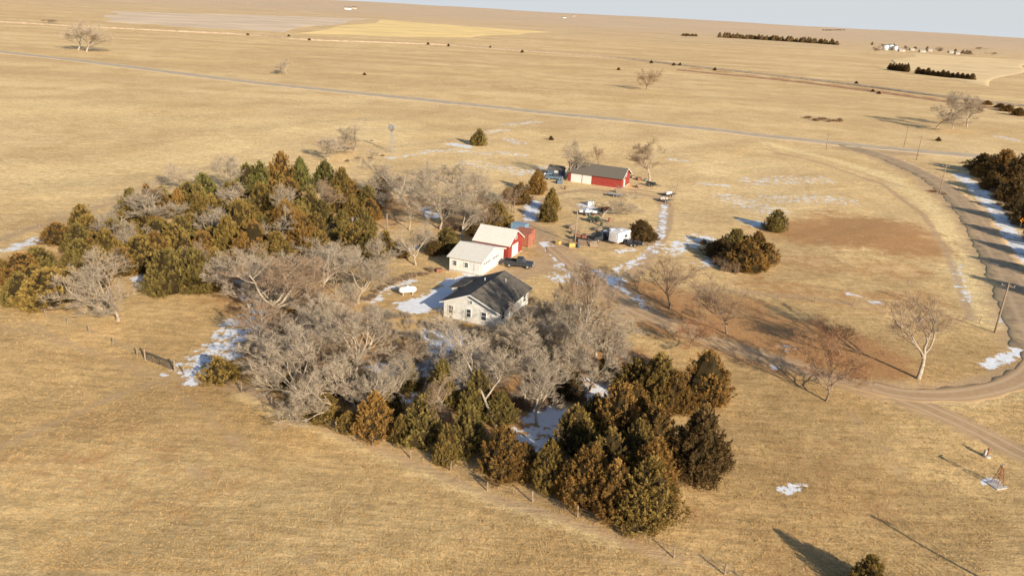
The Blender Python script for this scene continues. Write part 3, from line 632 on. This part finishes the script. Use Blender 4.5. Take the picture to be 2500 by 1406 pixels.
def J(px,ytop,ybot,w,colr='rust',**kw):
    x,y=G(px,ybot); s=SC(px,ybot); R=w/2/s; d=math.hypot(x,y); q=min(R*.8,6)
    x+=x/d*q; y+=y/d*q; R=w/2/s*1.1
    juniper(x,y,max(1.0,solve_h(x,y,ytop)),R,colr,**kw)
JL=[(1712,845,990,128,'rust'),(1695,985,1192,150,'dark'),(1570,1110,1312,165,'gold'),(1430,1075,1252,140,'rust'),(1492,1120,1285,130,'rust'),(1600,858,1000,120,'gold'),
(1500,930,1100,130,'rust'),(1400,985,1120,120,'gold'),(1590,985,1160,140,'rust'),(1335,1070,1205,100,'gold'),(1225,1035,1180,130,'rust'),(1140,985,1120,105,'olive'),(1030,960,1102,115,'olive'),
(915,950,1085,105,'rust'),(775,940,1042,110,'gold'),(540,868,952,92,'gold'),(1165,900,1020,100,'olive'),(1078,870,1000,80,'olive'),(1640,900,1010,100,'rust'),(1545,870,975,90,'gold'),(1275,1075,1175,90,'rust'),
(718,745,825,80,'rust'),(1310,790,880,90,'olive'),(1450,960,1070,100,'gold'),(1545,1020,1190,130,'gold'),(1492,785,860,60,'rust'),(1390,1120,1230,90,'rust'),(1580,1060,1240,140,'rust'),(1480,1040,1200,130,'gold'),(1540,930,1060,110,'rust'),(1250,820,900,80,'olive'),(740,790,880,90,'olive'),(980,1010,1090,60,'gold'),(850,1000,1065,60,'gold'),(1090,1030,1135,70,'gold'),
(1000,880,960,70,'olive'),(900,900,980,70,'olive'),(1120,840,910,70,'dark'),(820,900,980,70,'dark'),(1390,900,980,80,'dark'),(660,830,900,60,'dark'),(1220,950,1040,80,'olive'),(1480,860,930,70,'gold'),(700,900,970,60,'olive'),(960,940,1020,60,'gold'),(1340,860,930,70,'olive'),(840,840,900,60,'olive'),
(415,600,738,100,'olive'),(485,600,728,95,'olive'),(60,612,705,110,'rust'),(130,650,770,130,'gold'),(145,540,607,85,'rust'),(12,630,706,75,'gold'),(220,520,605,80,'gold'),(265,555,650,90,'gold'),(350,570,680,100,'gold'),(200,580,660,80,'olive'),
(100,600,680,90,'olive'),(180,650,740,100,'gold'),(60,660,755,90,'olive'),(-20,640,715,90,'rust'),(235,640,720,90,'rust'),(95,640,740,90,'gold'),
(500,418,495,62,'green'),(480,465,545,70,'gold'),(605,392,480,60,'green'),(640,388,480,62,'green'),(690,365,470,84,'rust'),(735,378,468,54,'green'),(795,388,472,66,'green'),(835,405,482,64,'gold'),
(590,480,610,85,'gold'),(560,520,640,80,'gold'),(625,530,655,85,'rust'),(545,480,570,70,'gold'),(700,485,600,85,'rust'),(740,510,640,90,'rust'),(680,560,670,90,'gold'),(640,440,540,70,'gold'),(670,430,530,70,'rust'),(430,540,640,80,'gold'),
(385,560,660,80,'rust'),(320,540,620,70,'gold'),(860,540,635,70,'gold'),(905,560,645,75,'olive'),(940,560,625,60,'gold'),(785,560,650,80,'gold'),(820,590,670,70,'olive'),(900,450,515,60,'olive'),(930,430,500,50,'dark'),(760,450,540,60,'olive'),(710,430,520,65,'rust'),
(1090,555,622,80,'olive'),(1060,580,625,50,'dark'),(1212,488,566,75,'gold'),(1268,442,505,55,'rust'),(1310,408,478,48,'rust'),(1335,488,547,50,'gold'),(1345,455,522,42,'gold'),(1240,455,500,45,'gold'),(530,600,700,70,'gold'),(600,560,660,80,'rust'),(455,570,650,70,'gold'),(500,560,640,70,'rust'),(640,600,690,70,'olive'),(250,600,670,70,'gold'),(300,600,690,70,'rust'),
(560,440,520,60,'olive'),(520,470,545,50,'gold'),(820,450,520,50,'gold'),(860,470,530,45,'gold'),(1160,530,580,50,'dark'),(530,660,720,55,'dark'),(905,480,540,50,'rust'),(980,590,630,40,'dark')]
for t in JL: J(*t)
def inpoly(x,y,q):
    r=False; n=len(q)
    for i in range(n):
        (x1,y1),(x2,y2)=q[i],q[(i+1)%n]
        if (y1>y)!=(y2>y) and x<(x2-x1)*(y-y1)/(y2-y1)+x1: r=not r
    return r
zone=[G(*p) for p in [(110,640),(150,580),(420,490),(560,450),(860,465),(890,560),(900,640),(700,670),(520,705),(280,700)]]
xa,xb=min(p[0] for p in zone),max(p[0] for p in zone); ya,yb=min(p[1] for p in zone),max(p[1] for p in zone); cnt=0
for _ in range(8000):
    x,y=random.uniform(xa,xb),random.uniform(ya,yb)
    if cnt<52 and inpoly(x,y,zone) and all(math.hypot(x-a,y-b)>2.9 for a,b in PLACED):
        juniper(x,y,random.uniform(4.2,6.6),random.uniform(2.4,3.3),random.choice(['gold','gold','rust','olive','olive'])); cnt+=1
for t in ((1170,312,358,42,'olive'),): J(*t,label='lone olive juniper standing in dry grass')
J(1892,510,568,60,'olive',label='small lone juniper with snow beside it')
J(1562,535,602,78,'dark',label='rounded dark juniper beside the camper trailer')
for t in((1755,580,640,80,'dark'),(1815,580,672,100,'rust'),(1865,590,655,75,'rust'),(1790,555,630,80,'olive'),(1840,560,640,70,'rust'),(1780,590,660,70,'dark')): J(*t,label='brown-green juniper in a clump on the meadow')
for t in((2395,372,425,70),(2440,362,440,85),(2485,370,460,85),(2475,430,500,80),(2430,400,450,70),(2400,395,440,60),(2420,420,470,60),(2450,440,495,60),(2480,470,525,60),(2520,400,500,100),(2515,470,560,90),(2490,500,545,50),(2460,255,275,40),(2440,252,268,30),(2410,245,258,25),(2485,262,285,35),(2540,520,600,90),(2560,560,640,90)): J(*t,random.choice(['dark','dark','rust']),label='dark brownish evergreen tree in a row beside the road')
for t in((2575,600,690,90),(2600,650,750,90)): J(*t,'dark',label='dark evergreen tree beside the side road')
juniper(31.8,52.8,4.0,1.9,'gold',1,'low golden juniper casting a long shadow on the pasture')
for px,py in((605,87),(755,99),(705,90),(1045,109),(1095,113),(1197,118),(1275,128),(1590,154),(1645,160),(1660,160),(1745,172),(1675,90),(1690,88),(2090,206),(2145,231),(2130,226),(1510,172),(1345,342),(890,185),(2290,345),(2600,290)):
    J(px,py-4-py*.02,py,5+py*.022,'dark',label='small dark juniper shrub near the railway',group='small evergreens scattered on the prairie')
for i in range(7): J(2172+i*7,153+i%3,169+i,13,'dark',label='dark evergreen in a short field windbreak',group='field windbreak evergreens')
for i in range(12): J(2240+i*12,164+i*1.5+random.uniform(-3,3),180+i*1.4,17,'dark',label='dark evergreen in a short field windbreak',group='field windbreak evergreens')
cr_v=np.zeros(len(CED[0].vertices)*3,dtype=np.float32); CED[0].vertices.foreach_get('co',cr_v); cv=cr_v.reshape(-1,3)
fi=np.zeros(len(CED[0].polygons)*3,dtype=np.int32); CED[0].polygons.foreach_get('vertices',fi); fi=fi.reshape(-1,3); sel=np.concatenate([fi[:-160][::20],fi[-160:]])
def windbreak(pts,n,h,w,label):
    ws=[G(*p) for p in pts]; VV=[];FF=[]
    base=cv[sel].reshape(-1,3).copy(); nb=len(base)
    for i in range(n):
        t=i/(n-1)*(len(ws)-1); k=min(int(t),len(ws)-2); f_=t-k
        x=ws[k][0]*(1-f_)+ws[k+1][0]*f_+random.uniform(-3,3); y=ws[k][1]*(1-f_)+ws[k+1][1]*f_+random.uniform(-12,12)
        q=base.copy(); q[:,:2]=(q[:,:2])*w*random.uniform(.8,1.2)*1.2; q[:,2]*=h*random.uniform(.7,1.2); q+=np.array([x,y,H(x,y)])
        VV.append(q); FF.append(np.arange(nb).reshape(-1,3)+i*nb)
    me=mesh_np('distant_windbreak',np.concatenate(VV),np.concatenate(FF),[fol['dark']],{'tint':('FACE',RNG.random(sum(len(f) for f in FF))*.5)})
    link(bpy.data.objects.new('distant_windbreak',me),kind='stuff',label=label,category='trees')
windbreak([(1755,93),(1850,99),(1920,104),(2040,113)],64,14,7,'long dark row of distant evergreens')
windbreak([(1668,89),(1695,90)],7,7,8,'small distant clump of evergreens')
windbreak([(2010,73),(2060,75)],8,12,26,'far evergreen grove near the horizon')
windbreak([(2130,112),(2350,134),(2370,136)],16,8,5,'trees around a distant farmstead')
# ---- bare trees
def spikes(segs):
    segs=np.array(segs); p0=segs[:,0:3];p1=segs[:,3:6];r=segs[:,6:7]
    d=p1-p0; d/=np.linalg.norm(d,axis=1)[:,None]+1e-9
    s=np.cross(d,RNG.normal(0,1,d.shape)); s/=np.linalg.norm(s,axis=1)[:,None]+1e-9; q=np.cross(d,s)
    v=np.stack([p0+s*r,p0+(-.5*s+.87*q)*r,p0+(-.5*s-.87*q)*r,p1],1).reshape(-1,3)
    b=np.arange(len(segs))[:,None]*4; f=np.stack([b+np.array([0,1,3]),b+np.array([1,2,3]),b+np.array([2,0,3])],1).reshape(-1,3)
    return v,f
def bare_mesh(seed,kids=(5,5,5,5,9),trunkL=2.0,spread=.95,up=.22,tw=.010,twl=1.0,thick=.75,bk=None):
    rr=random.Random(seed); tb=MB(); sp_=[]; tt=[]
    Ls=[trunkL,3.0,1.9,1.25,.9*twl,.66*twl]; Rs=[.17*thick,.08*thick,.036*thick,.016,.012,tw]
    def rot(d,ang):
        ax=Vector((rr.gauss(0,1),rr.gauss(0,1),rr.gauss(0,1))); ax=(ax-d*ax.dot(d)).normalized()
        return (d*math.cos(ang)+ax*math.sin(ang)).normalized()
    def growb(p,d,lev,sc):
        L=Ls[lev]*sc*rr.uniform(.7,1.25); r=Rs[lev]*(.5+.5*sc); n=[4,5,4,3,2,1][lev]
        pts=[p.copy()]; 
        for i in range(n):
            d=(d+Vector((rr.gauss(0,1),rr.gauss(0,1),rr.gauss(0,1)))*(.18 if lev<4 else .1)+Vector((0,0,up*.3 if lev else .1))).normalized()
            p=p+d*L/n; pts.append(p.copy())
        rad=[r*(1-.6*i/n) for i in range(n+1)]
        if lev<=2: tb.tube(pts,rad,7 if lev==0 else 5,False)
        else:
            for i in range(n):
                q0,q1=pts[i],pts[i+1]; ex=(q1-q0)*.25
                sp_.append((*q0,*(q1+ex),rad[i])); tt.append(rr.uniform(.1,.9) if lev>3 else rr.uniform(.5,1))
        if lev<5:
            k=kids[lev]
            for j in range(k):
                t=(.5 if lev==0 else .25)+(.75 if lev else .5)*((j+rr.random())/k); t=min(t,1); fi_=t*n; i=min(int(fi_),n-1)
                bp=pts[i].lerp(pts[i+1],fi_-i); bd=(pts[i+1]-pts[i]).normalized()
                a=rr.uniform(.4,.95)*spread
                if lev==0 and j==k-1: a*=.35
                nd=rot(bd,a); 
                if lev>0 and nd.z<-.2: nd.z*=-.3; nd.normalize()
                growb(bp,nd,lev+1,sc*rr.uniform(.8,1.05)*(1-.25*t if lev else 1))
    growb(Vector((0,0,-.15)),Vector((rr.uniform(-.15,.15),rr.uniform(-.15,.15),1)).normalized(),0,1)
    v,f=spikes(sp_); zm=np.percentile(v[:,2],99); cxy=v[:,:2].mean(0); rad=np.percentile(np.hypot(v[:,0]-cxy[0],v[:,1]-cxy[1]),91)
    v[:,2]/=zm; v[:,:2]/=rad
    crown=mesh_np('bare_crown',v,f,[fol['tan']],{'tint':('FACE',np.repeat(tt,3))})
    tb.v=[(a/rad,b/rad,c/zm) for a,b,c in tb.v]
    return tb.mesh('bare_trunk',bk or bark_m,True),crown
BT=[bare_mesh(11),bare_mesh(12,(6,5,5,5,9),1.6,1.05),bare_mesh(13,(5,6,5,5,9),2.2,.9),bare_mesh(14,(6,5,6,5,8),1.5,1.05,.2),bare_mesh(15,(5,5,5,6,9),2.0,1.0,.3)]
SP=[bare_mesh(21,(7,6,5,5,5),2.4,.95,.25,.011,1,.65,bark_d),bare_mesh(22,(7,6,5,5,5),2.2,1.0,.2,.011,1,.65,bark_d)]
LT=[bare_mesh(31,(5,6,5,5,5),2.4,1.0,.2,.011,1,.85)]
def bare(px,ybase,ytop,w,colr='tan',pool=None,k=None,label='leafless deciduous tree with grey-tan twigs',group='bare deciduous trees around the farm',name='bare_tree'):
    x,y=G(px,ybase); s=SC(px,ybase); h=solve_h(x,y,ytop); R=w/2/s
    pool=pool or BT; tm,cm=pool[random.randrange(len(pool)) if k is None else k]
    e=empty(name,x,y,random.uniform(0,6.28),label,'tree',group=group)
    t=bpy.data.objects.new('trunk',tm); link(t,e); c=bpy.data.objects.new('crown',cm); link(c,e); t.scale=c.scale=(R,R,h)
    c.material_slots[0].link='OBJECT'; c.material_slots[0].material=fol[colr]
BL=[(290,790,622,200),(405,560,455,140),(300,602,510,90),(445,462,398,80),(555,475,378,85),(660,800,600,230),(760,740,600,200),(610,760,640,150),(700,965,808,200),(870,940,760,210),(1035,965,838,170),(1215,1035,815,240),
(1345,905,765,190),(1420,895,655,180),(1455,870,750,170),(1000,506,378,130),(1075,560,408,130),(1150,545,420,130),(1110,500,400,100),(865,366,280,100),(800,392,335,75),(775,522,440,110),(600,520,452,110),(510,602,505,90),
(940,676,572,80),(1015,646,545,100),(875,740,618,130),(820,720,620,110),(1385,440,342,80),(1585,442,345,85),(1470,532,462,85),(1340,810,668,110),(960,1010,870,120),(1260,900,790,160),(1130,950,850,130),(640,900,800,120),(560,720,620,100),(1180,560,480,90),(1050,480,400,80),(920,500,420,80),(1380,960,850,130),(720,860,740,140),(1210,900,800,120),
(720,1005,850,160),(820,1015,850,150),(1100,1020,880,130),(1310,1030,880,150),(900,1045,890,120),(1480,930,800,120),(710,790,640,160),(830,800,690,130),(590,700,600,110),(900,850,750,110),(760,950,820,150),(650,620,500,90),(340,620,540,90),(700,560,450,80),(850,700,600,90),(1130,590,460,100),(1000,560,450,90),(960,480,400,80),(480,700,590,90),(1370,870,720,130),(1440,950,800,130),(1120,460,410,70),(1080,510,430,80),
(540,690,600,100),(700,700,600,120),(780,760,660,120),(640,860,740,140),(820,900,780,130),(950,900,790,120),(1280,990,850,140),(1180,1000,860,130),(1400,900,770,120),(680,730,630,120),(790,840,720,120),(1060,900,810,100),(870,1010,860,120),(1300,840,730,110)]
for i,t in enumerate(BL): bare(*t,'brown' if i%8==5 else 'tan')
bare(2240,928,735,215,'brown',LT,0,label='large leafless tree with a pale trunk beside the road')
bare(1635,755,632,150,'brown',SP,0,label='leafless tree on the leaf-strewn lawn'); bare(1775,815,680,150,'brown',SP,1,label='leafless tree on the leaf-strewn lawn')
bare(2018,976,850,175,'reddish',SP,1,label='young leafless tree beside the driveway'); bare(1685,842,762,100,'reddish',SP,1,label='reddish young leafless tree on the lawn'); bare(2050,868,780,140,'reddish',SP,0,label='reddish young leafless tree on the lawn')
bare(1462,398,355,40,'brown',SP); bare(1250,520,450,50,'brown',SP)
for t in((212,128,52,100,'tan'),(190,124,62,70,'tan'),(700,184,146,42,'tan'),(685,178,150,20,'tan'),(1578,220,167,58,'brown',SP),(2285,313,228,90,'tan'),(2325,316,225,80,'tan'),(2360,312,240,80,'brown')): bare(*t,label='lone leafless cottonwood on the open prairie')
for t in((2135,130,108,22,'brown'),(2210,128,114,18,'brown'),(2290,132,116,20,'brown'),(2340,138,120,30,'brown'),(2390,125,116,30,'brown'),(2420,140,128,30,'brown'),(120,60,48,40,'brown')): bare(*t,label='small bare tree near a distant farmstead')
def shrub_mesh(seed):
    r=np.random.default_rng(seed); n=1800; a=r.uniform(0,6.28,n); q=np.sqrt(r.random(n))*(.55+.3*np.sin(2*a+seed)+.15*np.sin(5*a))
    p0=np.stack([q*np.cos(a),q*np.sin(a),r.uniform(0,.5,n)*(1-q*.5)],1); d=np.stack([np.cos(a)*.5,np.sin(a)*.5,np.full(n,.9)],1)+r.normal(0,.45,(n,3)); d/=np.linalg.norm(d,axis=1)[:,None]
    p1=p0+d*(r.uniform(.15,.4,n)+(r.random(n)>.93)*.35)[:,None]; p1[:,2]=np.maximum(p1[:,2],.02)
    v,f=spikes(np.concatenate([p0,p1,np.full((n,1),.010)],1)); return mesh_np('shrub',v,f,[fol['brown']],{'tint':('FACE',np.repeat(r.random(n),3))})
SH=[shrub_mesh(i) for i in range(3)]
def shrub(px,py,r,h,colr='brown',label='leafless brown shrub in a ragged hedge'):
    x,y=G(px,py); o=bpy.data.objects.new('shrub',SH[random.randrange(3)]); link(o); o.location=(x,y,H(x,y)-.03); o.rotation_euler=(0,0,random.uniform(0,6.28)); o.scale=(r,r,h)
    o.material_slots[0].link='OBJECT'; o.material_slots[0].material=fol[colr]; o['label']=label; o['category']='shrub'; o['group']='leafless shrubs around the farmyard'
def hedge(pts,n,r,h,colr='brown',j=5):
    for i in range(n):
        t=i/max(1,n-1)*(len(pts)-1); k=min(int(t),len(pts)-2); f_=t-k
        shrub(pts[k][0]*(1-f_)+pts[k+1][0]*f_+random.uniform(-j,j),pts[k][1]*(1-f_)+pts[k+1][1]*f_+random.uniform(-j,j)*.7,r*random.uniform(.7,1.3),h*random.uniform(.6,1.3),colr)
hedge([(890,735),(940,705),(1000,680),(1065,660)],16,.9,1.1,'brown'); hedge([(905,760),(960,770),(1020,790),(1080,808)],11,1.1,1.1,'tan',9); hedge([(930,790),(1000,825),(1060,830)],8,1.2,1.3,'tan',12)
hedge([(1090,800),(1200,815),(1280,800)],10,1.2,1.5,'tan',8); hedge([(1300,740),(1330,780),(1380,800)],6,1.1,1.4); hedge([(1975,292),(2050,300)],7,2.4,2.6,'brown'); hedge([(850,640),(900,660)],4,1,1.2)
hedge([(1720,600),(1760,660),(1800,670)],8,1.3,2.0,'brown'); hedge([(2268,470),(2300,478)],3,1.,.9,'reddish'); hedge([(2350,400),(2420,470),(2480,550)],14,1.7,1.8,'brown')
hedge([(120,765),(60,700)],3,1,1); hedge([(1080,560),(1170,570)],6,1.2,1.4); hedge([(850,395),(930,380)],4,1,1)
hedge([(640,860),(720,920),(820,950),(900,980)],10,1.8,2.4,'tan',25); hedge([(650,720),(740,790),(820,820)],10,1.8,2.4,'tan',25); hedge([(1180,870),(1300,900),(1420,880)],10,1.7,2.2,'brown',25); hedge([(1150,960),(1280,1000),(1400,960)],8,1.6,2.0,'brown',22); hedge([(1020,480),(1150,540)],8,1.7,2.0,'tan',18)
# ---------------------------------------------------------------- grass tufts
nT=70000
yy=50+RNG.random(nT)**1.5*120; xx=(RNG.random(nT)*2-1)*yy*.78
fx=np.clip(np.searchsorted(XS,xx),0,nx-1); fy=np.clip(np.searchsorted(YS,yy),0,ny-1)
keep=(fs[fy,fx]<.35)&(fd[fy,fx]<.5); xx,yy=xx[keep],yy[keep]
clump=np.sin(xx*.31+2*np.sin(yy*.17))*np.sin(yy*.23+1.5*np.sin(xx*.13)); k2=(clump*.5+RNG.uniform(-1,1,len(xx)))>-.2; xx,yy=xx[k2],yy[k2]
zz=relief(xx,yy); n=len(xx); segs=[]
for k in range(4):
    a=RNG.uniform(0,6.28,n); l=RNG.uniform(.08,.24,n); o=RNG.uniform(0,.14,n)
    p0=np.stack([xx+np.cos(a)*o,yy+np.sin(a)*o,zz-.02],1); p1=p0+np.stack([np.cos(a)*l*.7,np.sin(a)*l*.7,l],1)
    segs.append(np.concatenate([p0,p1,np.full((n,1),.022)],1))
v,f=spikes(np.concatenate(segs)); tg=foliage('straw_blades',(.39,.26,.115),(.66,.46,.215),0)
me=mesh_np('grass_tufts',v,f,[tg],{'tint':('FACE',RNG.random(len(f)))}); link(bpy.data.objects.new('grass_tufts',me),kind='stuff',label='tufts of dry straw-coloured prairie grass',category='grass')
# ---------------------------------------------------------------- distant farmsteads
def bin_(px,py,h,r):
    x,y=G(px,py); e=empty('grain_bin',x,y,0,'white metal grain bin at a distant farmstead','grain bin',group='distant grain bins')
    MB().tube([(0,0,-.5),(0,0,h)],r,20).obj('body',whitep,e,True); MB().tube([(0,0,h),(0,0,h+r*.5)],[r*1.05,.15],20).obj('roof',steel,e)
for px,py,h,r in((2160,126,10,6),(2172,126,11,6),(2184,127,9,5)): bin_(px,py,h,r)
tanw=simple('tan_wall',(.48,.4,.32),.8,.1)
def fb(px,py,L,W,eave,peak,wall,roof,label,ang=.1):
    x,y=G(px,py); e=building('farm_building',label,x,y,ang,L,W,eave,peak,'x',wall,roof,.5,'building',True,'distant farm buildings',False)
    window(e,'front',L,W,-L*.2,eave*.55,L*.08,eave*.3); door(e,'front',L,W,L*.2,L*.1,eave*.6)
for px,py,L in((2200,129,14),(2225,127,10),(2250,131,12),(2268,129,10),(2320,133,11),(2335,136,9)): fb(px,py,L,8,3,5,tanw,simple('pale_roof',(.45,.41,.37),.7,.1),'pale farm building at a distant farmstead')
fb(850,25,30,20,8,12,whitep,roof_grey,'pale farm building near the horizon'); fb(866,24,22,18,8,12,tanw,roof_grey,'tan farm building near the horizon')
fb(1310,35,26,20,7,11,tanw,roof_grey,'tan farm building near the horizon'); fb(1378,44,26,20,7,11,whitep,roof_grey,'pale farm building near the horizon'); fb(1400,43,30,20,7,11,tanw,roof_grey,'tan farm building near the horizon')
# ---------------------------------------------------------------- light, sky, camera
EL=math.radians(21.5); sd=Vector((.57*math.cos(EL)/math.hypot(.57,.82),-.82*math.cos(EL)/math.hypot(.57,.82),math.sin(EL)))
L=bpy.data.lights.new('sun','SUN'); L.energy=6.4; L.angle=math.radians(.5); L.color=(1,.875,.69); lo=bpy.data.objects.new('sun',L); COL.objects.link(lo)
lo.rotation_euler=sd.to_track_quat('Z','Y').to_euler()
w=bpy.data.worlds.new("World"); scene.world=w; w.use_nodes=True; n=w.node_tree.nodes; lk=w.node_tree.links
s=n.new('ShaderNodeTexSky'); s.sky_type='NISHITA'; s.sun_disc=False; s.sun_elevation=EL; s.sun_rotation=math.radians(145); s.altitude=500; s.air_density=1.0; s.dust_density=1.0
tc=n.new('ShaderNodeTexCoord'); sx=n.new('ShaderNodeSeparateXYZ'); lk.new(tc.outputs['Generated'],sx.inputs[0])
mr=n.new('ShaderNodeMapRange'); mr.inputs[1].default_value=0; mr.inputs[2].default_value=.3; mr.inputs[3].default_value=1; mr.inputs[4].default_value=0; lk.new(sx.outputs[2],mr.inputs[0])
mx=n.new('ShaderNodeMixRGB'); lk.new(mr.outputs[0],mx.inputs[0]); lk.new(s.outputs[0],mx.inputs[1]); mx.inputs[2].default_value=(5.3,5.6,5.9,1)
lk.new(mx.outputs[0],n['Background'].inputs[0]); n['Background'].inputs[1].default_value=.125
cam=bpy.data.cameras.new('camera'); cam.sensor_width=36; cam.lens=F/2500*36; cam.clip_start=.5; cam.clip_end=60000
co=bpy.data.objects.new('camera',cam); COL.objects.link(co)
Xa=Vector((cr,sr*sp,sr*cp)); Ya=Vector((-sr,cr*sp,cr*cp)); Za=Vector((0,-cp,sp))
co.matrix_world=Matrix(((Xa.x,Ya.x,Za.x,0),(Xa.y,Ya.y,Za.y,0),(Xa.z,Ya.z,Za.z,CAMH),(0,0,0,1)))
scene.camera=co
scene.view_settings.view_transform='Standard'; scene.view_settings.look='None'; scene.view_settings.exposure=0
